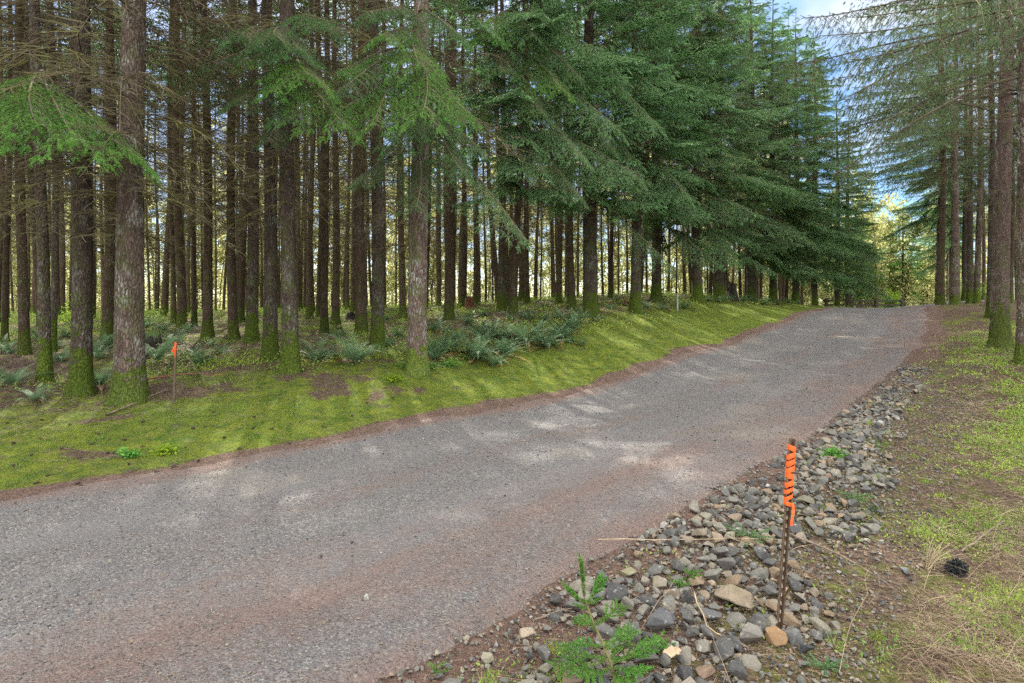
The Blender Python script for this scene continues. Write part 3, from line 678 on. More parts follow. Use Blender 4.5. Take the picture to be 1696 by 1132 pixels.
for k, (tp, ay, tip, mt) in enumerate([
    (75, 120, (60, 205, 7.0), NB), (75, 150, (228, 262, 7.6), NB), (75, 150, (-30, 225, 7.2), NB), (75, 130, (120, 235, 6.9), NB),
    (482, 90, (400, 100, 8.6), NB), (482, 60, (455, 60, 8.0), NG), (482, 110, (520, 130, 7.8), NB), (447, 120, (390, 170, 9.0), NG), (482, 120, (570, 210, 8.0), NB), (482, 80, (330, 110, 9.0), NG),
    (482, 40, (560, 40, 8.4), NG), (417, 60, (350, 60, 11.0), NG), (387, 80, (310, 150, 11.5), NG), (690, 20, (760, 60, 8.8), NG), (690, 30, (600, 20, 8.6), NG), (302, 80, (250, 110, 13.5), NG), (848, 20, (800, 60, 12.8), NB), (848, 90, (930, 150, 12.6), NB),
    (690, 110, (610, 210, 8.2), NB), (690, 100, (700, 190, 7.8), NB), (690, 120, (785, 195, 8.8), NB), (690, 60, (630, 60, 8.6), NB), (690, 130, (540, 195, 8.6), NB), (690, 70, (690, 110, 8.2), NB),
    (482, 100, (450, 150, 8.4), NB), (482, 70, (500, 85, 8.2), NG), (447, 60, (400, 60, 8.6), NG), (482, 130, (480, 200, 8.4), NG), (690, 90, (560, 150, 8.4), NG), (690, 100, (655, 235, 8.5), NG), (690, 140, (730, 215, 8.4), NG), (690, 80, (560, 120, 9.0), NB), (690, 200, (640, 255, 9.2), NBL),
    (482, 200, (440, 235, 9.0), NG), (690, 240, (690, 345, 8.8), NG), (690, 250, (590, 300, 9.0), NBL), (690, 170, (770, 290, 9.0), NG), (690, 210, (875, 402, 9.6), NBL), (690, 180, (800, 250, 9.3), NBL),
    (848, 110, (1030, 215, 13.0), NBL), (848, 120, (900, 190, 12.5), NG), (848, 60, (830, 120, 12.8), NG), (848, 170, (960, 260, 12.6), NBL), (848, 40, (960, 130, 13.0), NG),
    (848, 200, (1060, 290, 13.6), NBL), (848, 180, (900, 290, 12.9), NBL), (848, 150, (790, 215, 13.4), NG), (848, 230, (960, 330, 13.2), NBL), (848, 20, (880, 60, 13.0), NG),
    (978, 200, (1060, 300, 16.0), NBL), (978, 180, (1010, 250, 15.4), NG), (978, 120, (1100, 215, 15.8), NBL), (978, 80, (1020, 150, 15.8), NG), (978, 330, (1120, 450, 17), NBL), (1052, 250, (1140, 330, 18), NBL)]):
    Yt = TREES[tp].location.y
    tip_bough(tp, zat(ay, Yt), tip, k, mt)

# ------------------------------------------------------------------ left forest: the rest, row upon row
def in_view(x, y, mg=1.08): return y > 0 and abs(x / y) < .90 * mg
fill = []
rgf = random.Random(11)
y = 15.0; row = 0
while y < 50:
    x = -46.0 + (row % 2) * 1.3
    while x < 30:
        xx, yy = x + rgf.uniform(-.7, .7), y + rgf.uniform(-.7, .7)
        fill.append((xx, yy)); x += 3.0 if y < 37 else 2.3
    y += 3.0 if y < 37 else 2.4; row += 1
fill = np.array(sorted(fill, key=lambda q: q[1])); fdl = dleft(fill[:, 0], fill[:, 1])
def row_line(y): return np.interp(y, [9, 15.8, 18.9, 21, 24.8, 28, 32, 36, 41, 50], [-8, .0, 2.6, 4.6, 8.1, 10.2, 14.6, 19.1, 24.2, 30])
n_fill = 0
for x, y in fill:
    if not in_view(x, y, 1.06) or x > row_line(y) - 1.6 - .5 * rgf.random(): continue
    if x / y > -.45 and y < 19.5 and x < -0.0 and rgf.random() < .4: continue
    if min((x - a) ** 2 + (y - b) ** 2 for a, b in POS) < 1.5 ** 2: continue
    if rgf.random() < .10 or n_fill > 238: continue
    o = empty('conifer', (x, y, G(x, y)), rgf.uniform(0, 6.28)); o.rotation_euler.x = R(rgf.gauss(0, 1.1)); o.rotation_euler.y = R(rgf.gauss(0, 1.1))
    pxx = CX + x / y * FPX; lm = [(-999, 'at the left edge of the forest'), (41, 'left of the thickest pale trunk'), (216, 'just right of the thickest pale trunk'), (292, 'right of the far orange flagged stake'), (387, 'left of the close pair of mossy trunks'),
        (482, 'right of the close mossy pair'), (560, 'left of the black barked trunk'), (625, 'right of the black barked trunk'), (690, 'right of the thick mossy footed trunk'), (768, 'behind the rotten red stump'), (848, 'behind the right half of the fern bank'), (978, 'left of the grey marker post'), (1122, 'behind the black charred stump'), (1240, 'behind the far fern row')]
    zone = [b for a, b in lm if a <= pxx][-1]
    tag(o, ('slim' if y < 24 else 'thin' if y < 36 else 'very thin far') + ' bare conifer trunk seen ' + zone, 'tree', 'bare conifers deep inside the left forest, ' + zone)
    s = rgf.uniform(.55, 1.0) if y < 37 else rgf.uniform(.4, .75); i = rgf.randrange(100)
    inst('trunk', TRF[i % 6], o, scale=(s, s, 1)); inst('deadwood', DEADF[i % 4], o)
    inst('crown', TOPS[i % 4], o); POS.append((x, y)); n_fill += 1
print('fill trees', n_fill)
# shade givers just outside the frame on the left
for i, (x, y) in enumerate([(-11.5, 9.5), (-14, 12), (-13, 7), (-17, 14.5), (-16.5, 10), (-10.5, 6.4)]):
    make_tree('conifer', 'conifer past the left edge of the photo', 'tree', x, y, .2, 900 + i, 'bark', 0, 12, 21, DEAD[i % 5], TOPS[i % 4], i, 'conifers past the left edge of the photo')

# ------------------------------------------------------------------ right side trees
RT = [
 (1657, 34, 15.0, 'bark_right', 'thick purplish trunk with mossy foot beside the verge on the right'),
 (1692, 22, 12.8, 'bark_pale', 'mossy grey trunk at the right edge of the photo'),
 (1641, 16, 21.0, 'bark', 'dark trunk just behind the thick purplish one'),
 (1582, 16, 25.5, 'bark_pale', 'pale lichen trunk, right one of the pair at the crest'),
 (1558, 13, 26.2, 'bark_far', 'mossy orange brown trunk, left one of the pair at the crest'),
 (1598, 11, 31.0, 'bark', 'slim dark trunk, first right of the pair at the crest'),
 (1607, 13, 29.0, 'bark', 'dark trunk, second right of the pair at the crest'),
 (1618, 12, 27.0, 'bark', 'dark trunk beside the small leafy bush on the right'),
 (1672, 10, 27.0, 'bark_far', 'thin trunk seen between the purplish and the grey trunk'),
 (1628, 8, 36.0, 'bark_far', 'thin tan trunk behind the small leafy bush on the right'),
]
def hang_crown(seed, z0, H, Lm, n=3, cut=None):
    rg = np.random.default_rng(seed); acc = Acc(); z = z0
    while z < H - .5:
        fr = (z - z0) / (H - z0)
        for j in range(n):
            az = rg.normal(-.25, .8) if rg.random() < .85 else rg.uniform(-3.14, 3.14)
            put(acc, P_hang[rg.integers(4)], yaw=az, pitch=R(2 + 25 * fr + rg.uniform(-8, 8)), s=Lm / 4.5 * (1 - fr) ** .6 * rg.uniform(.6, 1.1), t=(0, 0, z + rg.uniform(-.1, .1)))
        z += .55
    return acc
DEADR = [deadwood(335 + i, 3.6, 15, 2.4, 3, .5, 14).mesh('deadwood', M['twig']) for i in range(2)]
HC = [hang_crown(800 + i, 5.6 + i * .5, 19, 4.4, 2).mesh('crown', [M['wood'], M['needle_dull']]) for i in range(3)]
for i, (px, wpx, Y, bark, lab) in enumerate(RT):
    x = ray_x(px, Y); r = wpx / FPX * Y / 2 / math.hypot(1, x / Y)
    TREES[px] = make_tree('conifer', lab, 'tree', x, Y, r, 750 + i, bark, .0, 24 if Y < 16 else 14, 20, DEADR[i % 2], HC[i % 3] if Y < 30 else TOPS[i % 4], math.pi + .35 * (i % 3 - 1), 'conifers on the right side of the road')
for i, (x, y) in enumerate([(12.5, 8.5), (14.6, 11.5), (16.8, 14.0), (18.5, 17.0), (20.5, 20.5), (13.5, 5.0), (25.2, 27.5), (24, 23), (30, 33.2), (33, 30), (36, 40), (33.4, 37.5)]):
    vis = y > 17
    _p = CX + x / y * FPX
    make_tree('conifer', ('conifer just past the right edge of the photo, its limbs reaching in' if y < 9 else 'conifer well past the right edge of the photo') if _p > 1720 else ('shaded trunk behind the thick purplish trunk on the right' if _p < 1690 else 'shaded trunk at the right edge, behind the mossy grey one'), 'tree', x, y, .19, 950 + i, 'bark', 0, 12, 20, DEAD[i % 5], HC[i % 3] if i % 2 == 0 else TOPS[i % 4], math.pi - .3,
              'conifers past the right edge of the photo' if _p > 1720 else 'conifers in the shaded stand on the right')
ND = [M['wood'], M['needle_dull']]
TREES[2000] = [o for o in COL.objects if o.name.startswith('conifer') and abs(o.location.x - 12.5) < .01][0]
TREES[2001] = [o for o in COL.objects if o.name.startswith('conifer') and abs(o.location.x - 14.6) < .01][0]
for k, (tp, za, tip) in enumerate([
    (1657, 7.4, (1290, 110, 12.5)), (1657, 6.2, (1380, 240, 12)), (1692, 6.6, (1395, 165, 10.5)), (1692, 5.4, (1380, 290, 10.8)),
    (2000, 5.6, (1400, 105, 8.2)), (2000, 4.9, (1420, 30, 8.0)), (2001, 6.5, (1360, 60, 10.5)), (1657, 8.4, (1330, 30, 12.5)), (1641, 7.6, (1400, 180, 17))]):
    tip_bough(tp, za, tip, 40 + k, ND, 'hang', .035)
# green crowned trees further along the right side, closing the view
for i, (px, Y, z0i, lab) in enumerate([(1555, 33, 5, 'green conifer crowding the trunks on the right of the crest'),
                                  (1572, 50, 5, 'rounded green conifer beyond the right end of the crest'), (1575, 42, 5, 'green conifer filling the gap behind the right hand trunks')]):
    x = ray_x(px, Y); sc = [1.0, .9, 1.0][i]
    make_tree('conifer', lab, 'tree', x, Y, .2, 980 + i, 'bark', 0, 12, 18 * sc, None, EC[z0i], math.pi + .3, 'leafy conifers beyond the crest', True, sc)

# ------------------------------------------------------------------ beyond: sunlit wood and brush
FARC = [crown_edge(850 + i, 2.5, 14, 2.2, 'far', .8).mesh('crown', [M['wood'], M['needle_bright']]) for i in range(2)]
rgb = random.Random(5)
for i in range(26):
    px = 1385 + i * 8.5 + rgb.uniform(-4, 4); Y = rgb.uniform(52, 78); x = ray_x(px, Y)
    o = empty('conifer', (x, Y, G(x, Y)), rgb.uniform(0, 6)); s = rgb.uniform(.7, 1.1)
    tag(o, 'thin sunlit trunk in the bright wood beyond the crest', 'tree', 'sunlit trees in the wood beyond the crest')
    inst('trunk', TRF[i % 6], o, scale=(s, s, .5))
    inst('crown', FARC[i % 2], o, scale=(.9, .9, rgb.uniform(.6, .85)))
def brush():
    """far sunlit deciduous brush: stems, twigs and pale leaves"""
    rg = np.random.default_rng(77); acc = Acc(); n = 420
    x = rg.uniform(-62, 46, n); y = rg.uniform(51, 72, n); z = gz(x, y); hh = np.where(x / y > .48, rg.uniform(6, 13, n), rg.uniform(11, 23, n))
    K = np.linspace(0, 1, 6)[None, :, None]; lean = rg.normal(0, .12, (n, 1, 3)) * [1, 1, 0]
    base = np.stack([x, y, z], -1)[:, None]
    P = base + np.array([0, 0, 1.]) * hh[:, None, None] * K + lean * hh[:, None, None] * K ** 1.6 + rg.normal(0, .12, (n, 6, 3)) * K
    v, f = tubes(P, np.linspace(1, .2, 6)[None] * rg.uniform(.03, .08, (n, 1)), 4); acc.add(v, f, 0)
    m = n * 14; i = rg.integers(0, n, m); k = rg.uniform(.12, .95, m); pi = k * 5; a = pi.astype(int); ff = (pi - a)[:, None]
    o = P[i, a] * (1 - ff) + P[i, a + 1] * ff; d = unit(rg.normal(0, 1, (m, 3)) * [1, 1, .5] + [0, 0, .6]); L = rg.uniform(.6, 2.2, m)
    kk = np.array([0, .5, 1])[None, :, None]; T = o[:, None] + d[:, None] * L[:, None, None] * kk
    v, f = tubes(T, np.array([[.022, .014, .006]]) * np.ones((m, 1)), 3); acc.add(v, f, 0)
    q = 330000; i = rg.integers(0, m, q); k = rg.uniform(.1, 1.1, (q, 1)); o = T[i, 0] * (1 - k) + T[i, 2] * k + rg.normal(0, .18, (q, 3))
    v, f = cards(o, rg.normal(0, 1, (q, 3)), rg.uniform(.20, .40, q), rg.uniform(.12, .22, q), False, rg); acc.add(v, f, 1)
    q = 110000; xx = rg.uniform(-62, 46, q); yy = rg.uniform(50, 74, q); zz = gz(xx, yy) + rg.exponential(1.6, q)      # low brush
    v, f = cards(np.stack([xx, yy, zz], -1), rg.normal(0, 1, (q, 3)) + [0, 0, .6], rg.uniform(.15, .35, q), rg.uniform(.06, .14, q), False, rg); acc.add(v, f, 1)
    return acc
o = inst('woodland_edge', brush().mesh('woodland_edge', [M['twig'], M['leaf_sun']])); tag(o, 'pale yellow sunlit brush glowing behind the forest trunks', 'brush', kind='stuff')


# ------------------------------------------------------------------ placing things seen in the photo
def hit(px, py, lo=1.5, hi=60):
    """where the sight line through a photo pixel first meets the ground"""
    Y = np.geomspace(lo, hi, 500); x = (px - CX) / FPX * Y; z = CAMZ - (py - HY) / FPX * Y
    g = gz(x, Y); k = np.argmax(z < g)
    if z[k] >= g[k]: k = len(Y) - 1
    k = max(1, k); a = (z[k - 1] - g[k - 1]); b = (z[k] - g[k]); f = a / (a - b) if a != b else 0
    y = Y[k - 1] + (Y[k] - Y[k - 1]) * f; xx = (px - CX) / FPX * y
    return xx, y, G(xx, y)
def bm_mesh(name, bm, mat, smooth=False):
    me = bpy.data.meshes.new(name); bm.to_mesh(me); bm.free(); me.materials.append(mat)
    if smooth: me.polygons.foreach_set('use_smooth', [True] * len(me.polygons))
    return me
def rock_bm(seed, el=(1, .8, .6), n=13, bev=.05):
    rg = random.Random(seed); bm = bmesh.new()
    for _ in range(n):
        v = Vector((rg.gauss(0, 1), rg.gauss(0, 1), rg.gauss(0, 1))).normalized() * rg.uniform(.85, 1.05)
        bm.verts.new((v.x * el[0] * .5, v.y * el[1] * .5, v.z * el[2] * .5))
    r = bmesh.ops.convex_hull(bm, input=bm.verts[:])
    bmesh.ops.delete(bm, geom=[g for g in r['geom_interior'] if isinstance(g, bmesh.types.BMVert)], context='VERTS')
    bmesh.ops.dissolve_limit(bm, angle_limit=R(12), verts=bm.verts[:], edges=bm.edges[:])
    if bev:
        bmesh.ops.bevel(bm, geom=bm.edges[:], offset=bev, segments=1, affect='EDGES', clamp_overlap=True)
    bmesh.ops.triangulate(bm, faces=bm.faces[:])
    return bm
ROCKS = [bm_mesh('rock', rock_bm(20 + i, [(1, .8, .6), (1, .9, .75), (1, .65, .5)][i % 3], 11 + i % 5, .035), M['rock']) for i in range(16)]
def mesh_np(me):
    v = np.empty(len(me.vertices) * 3, np.float32); me.vertices.foreach_get('co', v)
    f = np.empty(len(me.loops), np.int32); me.loops.foreach_get('vertex_index', f)
    return v.reshape(-1, 3), f.reshape(-1, 3)
ROCK_SM = [mesh_np(bm_mesh('pebble', rock_bm(60 + i, [(1, .8, .6), (1, .9, .7)][i % 2], 10, 0), M['rock'])) for i in range(8)]

def scatter_solids(protos, X, Y, Zc, size, seed, flat_=.3):
    rg = np.random.default_rng(seed); acc = Acc(); which = rg.integers(0, len(protos), len(X))
    for p, (pv, pf) in enumerate(protos):
        i = np.where(which == p)[0]; n = len(i)
        if not n: continue
        a = rg.uniform(0, 6.283, n); b = rg.normal(0, flat_, n); c = rg.normal(0, flat_, n)
        ca, sa, cb, sb, cc, sc_ = np.cos(a), np.sin(a), np.cos(b), np.sin(b), np.cos(c), np.sin(c)
        v = np.broadcast_to(pv[None], (n,) + pv.shape).astype(float)
        y1 = v[..., 1] * cc[:, None] - v[..., 2] * sc_[:, None]; z1 = v[..., 1] * sc_[:, None] + v[..., 2] * cc[:, None]; x1 = v[..., 0]
        x2 = x1 * cb[:, None] + z1 * sb[:, None]; z2 = -x1 * sb[:, None] + z1 * cb[:, None]
        x3 = x2 * ca[:, None] - y1 * sa[:, None]; y3 = x2 * sa[:, None] + y1 * ca[:, None]
        V = np.stack([x3, y3, z2], -1) * size[i][:, None, None] + np.stack([X[i], Y[i], Zc[i]], -1)[:, None]
        F = pf[None] + (np.arange(n) * len(pv))[:, None, None]
        acc.add(V, F.reshape(-1, 3))
    return acc

# individual rocks with a look of their own
TINT = .78
SPECIAL = [  # px, py(centre), photo width px, label, mesh, tint
 (1217, 988, 68, 'largest rock of the pile, tan and grey, left of the near orange flagged post', 3, (.26, .21, .15)),
 (1283, 1052, 44, 'rounded orange brown rock at the foot of the near orange flagged post', 4, (.25, .15, .075)),
 (1244, 1050, 50, 'grey rock with white crust between the largest rock and the orange brown one', 7, (.20, .19, .17)),
 (1318, 1055, 42, 'grey rock just right of the foot of the near orange flagged post', 1, (.15, .155, .155)),
 (1338, 1080, 34, 'black rock lowest right of the near orange flagged post', 10, (.045, .05, .058)),
 (1262, 916, 46, 'dark grey rock left of the middle of the near post', 2, (.09, .093, .097)),
 (1278, 931, 32, 'dark grey rock touching the near post from the left at mid height', 5, (.08, .083, .09)),
 (1182, 1018, 50, 'flat dark grey rock below left of the largest rock', 8, (.12, .12, .125)),
 (1178, 950, 40, 'angular grey brown rock up left of the largest rock', 11, (.16, .155, .14)),
 (873, 1050, 36, 'pale buff flat rock at the road edge left of the little spruce', 9, (.36, .30, .22)),
 (806, 1088, 34, 'pale flat rock nearest the road in the bottom left of the pile', 6, (.30, .28, .21)),
 (948, 1122, 50, 'big tan rock at the bottom edge left of the spruce stem', 13, (.24, .19, .13)),
 (1168, 1112, 40, 'reddish brown rock at the bottom edge right of the little spruce', 12, (.23, .16, .11)),
 (1098, 869, 20, 'single pale rock at the top left corner of the rock pile', 0, (.36, .35, .33)),
 (1040, 948, 34, 'mossy tan rock low in the top left of the pile above the spruce', 15, (.24, .22, .13)),
 (1008, 968, 26, 'black rock just right of the spruce leader', 14, (.05, .052, .06)),
 (1095, 1028, 60, 'broad slate grey rock right of the little spruce', 7, (.11, .112, .12)),
 (608, 996, 16, 'lone pale stone lying on the gravel road', 1, (.42, .42, .38)),
 (1500, 945, 24, 'blue grey stone in the moss left of the black clump', 2, (.19, .20, .22)),
 (1312, 872, 34, 'black rock just right of the hanging tape tail', 4, (.07, .07, .075)),
 (1335, 828, 30, 'squat olive rock right of the orange wrapped part of the post', 3, (.17, .165, .12)),
]
def rock_tint(col):
    m = M['rock'].copy(); m.name = 'rock_own'; nt = m.node_tree
    ramp = [n for n in nt.nodes if n.type == 'VALTORGB' and len(n.color_ramp.elements) == 5][0]
    for e in ramp.color_ramp.elements: e.color = col + (1,)
    for n in nt.nodes:
        if n.type == 'MIX' and abs(n.inputs[7].default_value[0] - .17) < .001: n.inputs[7].default_value = tuple(min(1, c * 1.35) for c in col) + (1,)
    return m
taken = []
for px, py, wp, lab, mi, col in SPECIAL:
    x, y, z = hit(px, py + wp * .25); s = wp / FPX * y * 1.08
    me = ROCKS[mi].copy(); me.materials.clear(); me.materials.append(rock_tint(tuple(c * TINT for c in col)))
    zz = z + s * .2 if px != 608 else rz(np.array([x]), np.array([y]))[0] + s * .2
    tag(inst('rock', me, None, (x, y, zz), (R(mi * 7 % 20 - 10), R(mi * 11 % 24 - 12), mi * 1.1), (s, s, s * (1.05 if wp > 60 else .95))), lab, 'rock', 'rocks in the roadside pile' if px != 608 else None)
    taken.append((x, y, s))
# the pile
rg = np.random.default_rng(42); n = 60000
k = rg.uniform(0, 1, n); arc = 4.0 + 26 * k ** 1.4
sE = np.concatenate([[0], np.cumsum(np.linalg.norm(np.diff(ERs, axis=0), axis=1))])
sB = np.interp(2.2, ERs[:, 1], sE)            # arc length where the road edge passes the camera
a = sB - .8 + rg.uniform(0, 1, n) ** 1.6 * 16
ex, ey = np.interp(a, sE, ERs[:, 0]), np.interp(a, sE, ERs[:, 1]); tx = np.interp(a + .2, sE, ERs[:, 0]) - ex; ty = np.interp(a + .2, sE, ERs[:, 1]) - ey
tl = np.hypot(tx, ty); nx, ny = ty / tl, -tx / tl
wide = np.interp(a - sB, [-1, 1, 3, 6, 9, 12, 16], [1.4, 1.45, 1.3, 1.05, .8, .6, .35])
d = rg.uniform(0, 1, n) ** 1.1 * (wide * .86 + .22) + .02
X = ex + nx * d; Y = ey + ny * d
edge = vnoise(X, Y, .5, 21) * .34 + vnoise(X, Y, .2, 22) * .16
dens = (sstep(.0, .30, d + edge) * sstep(-.15, .35, wide * .86 - d + edge) + .015) * (1 - .55 * sstep(5, 12, a - sB)) 
sz = np.clip(rg.lognormal(math.log(.047), .58, n), .020, .165)
sel = (rg.random(n) < dens * 1.3) & (Y > 1.9)
X, Y, sz, d, wide = X[sel], Y[sel], sz[sel], d[sel], wide[sel]
order = np.argsort(-sz); keepX = []; cell = {}
for i in order:                                # big ones first; small ones may sit in the gaps
    x, y, s = X[i], Y[i], sz[i]; c = (int(x / .2), int(y / .2)); ok = True
    for ci in range(c[0] - 1, c[0] + 2):
        for cj in range(c[1] - 1, c[1] + 2):
            for (x2, y2, s2) in cell.get((ci, cj), ()):
                if (x - x2) ** 2 + (y - y2) ** 2 < ((s + s2) * .33) ** 2: ok = False; break
            if not ok: break
        if not ok: break
    if ok and any((x - x2) ** 2 + (y - y2) ** 2 < ((s + s2) * .42) ** 2 for x2, y2, s2 in taken): ok = False
    if ok: cell.setdefault(c, []).append((x, y, s)); keepX.append(i)
keepX = np.array(keepX); X, Y, sz = X[keepX], Y[keepX], sz[keepX]
px = CX + X / Y * FPX; Zg = gz(X, Y); py = HY + (CAMZ - Zg) / Y * FPX
vis = (px > -10) & (px < 1706) & (py < 1140); app = sz / Y * vis
o_ = np.argsort(-app); top = o_[:270]; rest = o_[270:]
Zc = Zg + sz * (-.06 + .28 * rg.random(len(sz))) + .012
def rock_zone(x, y):
    p = CX + x / y * FPX
    if y < 2.95: return 'along the bottom edge of the photo'
    if y < 3.7: return 'beside the little spruce' if p < 1130 else 'round the largest rock'
    if y < 4.6: return 'left of the middle of the near post' if p < 1290 else 'right of the middle of the near post'
    if y < 6: return 'beside the road left of the orange tape' if p < 1300 else 'right of the orange tape'
    return 'beyond the orange tape' if y < 8 else 'at its far thin end'
for i in top:
    s = float(sz[i]); r3 = [rg.normal(0, .3), rg.normal(0, .3), rg.uniform(0, 6.28)]
    tag(inst('rock', ROCKS[rg.integers(16)], None, (X[i], Y[i], Zc[i]), r3, (s, s * rg.uniform(.8, 1.1), s * rg.uniform(.8, 1.1))),
        ('fist sized' if s > .085 else 'small') + ' grey rock in the pile ' + rock_zone(X[i], Y[i]), 'rock', 'rocks in the pile ' + rock_zone(X[i], Y[i]))
print('rocks', len(X), 'smallest own', app[top[-1]] * FPX)
m = 16000; a = sB - 1 + rg.uniform(0, 1, m) ** 1.5 * 17; ex, ey = np.interp(a, sE, ERs[:, 0]), np.interp(a, sE, ERs[:, 1]); tx = np.interp(a + .2, sE, ERs[:, 0]) - ex; ty = np.interp(a + .2, sE, ERs[:, 1]) - ey; tl = np.hypot(tx, ty)
dd = rg.uniform(-.15, 1.6, m); x2 = ex + ty / tl * dd; y2 = ey - tx / tl * dd; s2 = np.clip(rg.lognormal(math.log(.022), .45, m), .008, .05)
sr = scatter_solids(ROCK_SM, np.concatenate([X[rest], x2]), np.concatenate([Y[rest], y2]), np.concatenate([Zc[rest], gz(x2, y2) + s2 * .25]), np.concatenate([sz[rest], s2]), 3)
tag(inst('rubble', sr.mesh('rubble', M['rock'])), 'small broken stones filling the gaps of the roadside rock pile', 'stones', kind='stuff')

# loose stones and needles on the road
rg = np.random.default_rng(43); n = 85000
Yr = 2.3 * (20 / 2.3) ** (rg.random(n) ** 1.05); Xr = rg.uniform(-.92, .92, n) * Yr; dl = dleft(Xr, Yr); dr = dright(Xr, Yr); o = np.maximum(dl, dr)
kp = (o < .12) & (rg.random(n) < .65 + .35 * vnoise(Xr, Yr, .5, 31)); Xr, Yr = Xr[kp], Yr[kp]; s = np.clip(rg.lognormal(math.log(.0085), .45, len(Xr)), .004, .028) * np.clip(Yr / 5, .9, 1.8)
tag(inst('loose_gravel', scatter_solids(ROCK_SM[:3], Xr, Yr, rz(Xr, Yr) + s * .2, s, 5, .5).mesh('loose_gravel', M['rock'])), 'loose grey stones scattered over the gravel road', 'gravel', kind='stuff')
def flatdir(n, rg, up=.1): a = rg.uniform(0, 6.283, n); return np.stack([np.cos(a), np.sin(a), rg.normal(0, up, n)], -1)
n = 230000; Yr = 2.2 * (22 / 2.2) ** rg.random(n); Xr = rg.uniform(-.95, .95, n) * Yr
# the same drift bands the road surface has
hw = dleft(Xr, Yr); hr = dright(Xr, Yr); u = np.clip(-hw / np.maximum(-hw - hr, .1), 0, 1); outd_ = np.maximum(hw, hr)
bandp = np.interp(u, [0, .05, .10, .33, .45, .56, .7, .8, .93, 1], [1, .8, .12, .03, .42, .06, .32, .6, .55, .9]); bandp = np.where(outd_ > 0, np.where(outd_ < .5, 1, .32), bandp)
p = np.clip(bandp * (1 + .9 * vnoise(Xr, Yr, .6, 33) + .5 * vnoise(Xr, Yr, .22, 34)) - .12, .015, 1)
kp = rg.random(n) < p * .6; Xr, Yr, outd_ = Xr[kp], Yr[kp], outd_[kp]
Zr = np.where(outd_ < 0, rz(Xr, Yr), np.maximum(gz(Xr, Yr), rz(Xr, Yr))) + .004
v, f = blades(np.stack([Xr, Yr, Zr], -1), flatdir(len(Xr), rg, .12), rg.uniform(.012, .034, len(Xr)) * np.clip(Yr / 6, 1, 2), .0024 * np.clip(Yr / 4, 1, 4), rg)
acc = Acc(); acc.add(v, f); tag(inst('needle_litter', acc.mesh('needle_litter', M['litter'])), 'fallen reddish brown needles drifted in bands on the road', 'needle litter', kind='stuff')

# ------------------------------------------------------------------ lawn, moss and forest floor cover
rg = np.random.default_rng(44); n = 620000
Yg = 4.5 * (27 / 4.5) ** rg.random(n); Xg = rg.uniform(-.95, .75, n) * Yg; dl = dleft(Xg, Yg); wobl = vnoise(Xg, Yg, 1.7, 5) * .6 + vnoise(Xg, Yg, .5, 6) * .25
mw = sstep(.12, .6, dl + wobl * .3) * (1 - .93 * sstep(2.6, 4.2, dl + wobl - .02 * Yg)) * (dl > .05)
bpg = sstep(.0, .9, vnoise(Xg, Yg * 1.6, .9, 71) + .75 * vnoise(Xg, Yg, .3, 72)) * (1 - .75 * sstep(9, 15, Yg)); mw = mw * (1 - .82 * bpg * sstep(.3, 1.2, dl))
p = mw * np.clip(.42 + .9 * vnoise(Xg, Yg, .9, 41) + .7 * vnoise(Xg, Yg, .23, 42), .03, 1)
kp = rg.random(n) < p; Xg, Yg = Xg[kp], Yg[kp]; k = len(Xg)
D = rg.normal(0, .55, (k, 3)); D[:, 2] = 1
v, f = blades(np.stack([Xg, Yg, gz(Xg, Yg) - .004], -1), D, rg.uniform(.012, .036, k) * (1 + .9 * sstep(.1, .6, vnoise(Xg, Yg, .37, 43))), .0042 * np.clip(Yg / 6, 1, 3.5), rg)
acc = Acc(); acc.add(v, f); tag(inst('grass', acc.mesh('grass', M['grass'])), 'short mossy grass on the strip between the forest and the road', 'grass', kind='stuff')
print('grass', k)
# forest floor: fine brown debris, dead fronds, moss sprigs
n = 120000; Yg = 6 * (40 / 6) ** rg.random(n); Xg = rg.uniform(-.95, .6, n) * Yg; dl = dleft(Xg, Yg); kp = (dl > .1) & (rg.random(n) < .22 + .78 * sstep(1.6, 4, dl)); Xg, Yg = Xg[kp], Yg[kp]; k = len(Xg)
v, f = blades(np.stack([Xg, Yg, gz(Xg, Yg) + rg.uniform(0, .02, k)], -1), flatdir(k, rg, .25), rg.uniform(.03, .16, k), .004 * np.clip(Yg / 6, 1, 3.5), rg)
acc = Acc(); acc.add(v, f); tag(inst('forest_litter', acc.mesh('forest_litter', M['log'])), 'brown twigs and needles littering the forest floor', 'litter', kind='stuff')

n = 150000; Yg = 9 * (46 / 9) ** rg.random(n); Xg = rg.uniform(-.95, .6, n) * Yg; dl = dleft(Xg, Yg); kp = (dl > 2.2) & (rg.random(n) < np.clip(vnoise(Xg, Yg, 1.6, 61) + .5 * vnoise(Xg, Yg, .5, 62) + .05, 0, 1)); Xg, Yg = Xg[kp], Yg[kp]; k = len(Xg)
D = rg.normal(0, .7, (k, 3)); D[:, 2] = .7; v, f = cards(np.stack([Xg, Yg, gz(Xg, Yg) + rg.exponential(.05, k)], -1), D, rg.uniform(.03, .08, k) * np.clip(Yg / 14, 1, 2.2), rg.uniform(.012, .03, k) * np.clip(Yg / 14, 1, 2.2), False, rg)
acc = Acc(); acc.add(v, f); tag(inst('undergrowth', acc.mesh('undergrowth', M['sprig'])), 'low green plants and moss between the forest trunks', 'undergrowth', kind='stuff')

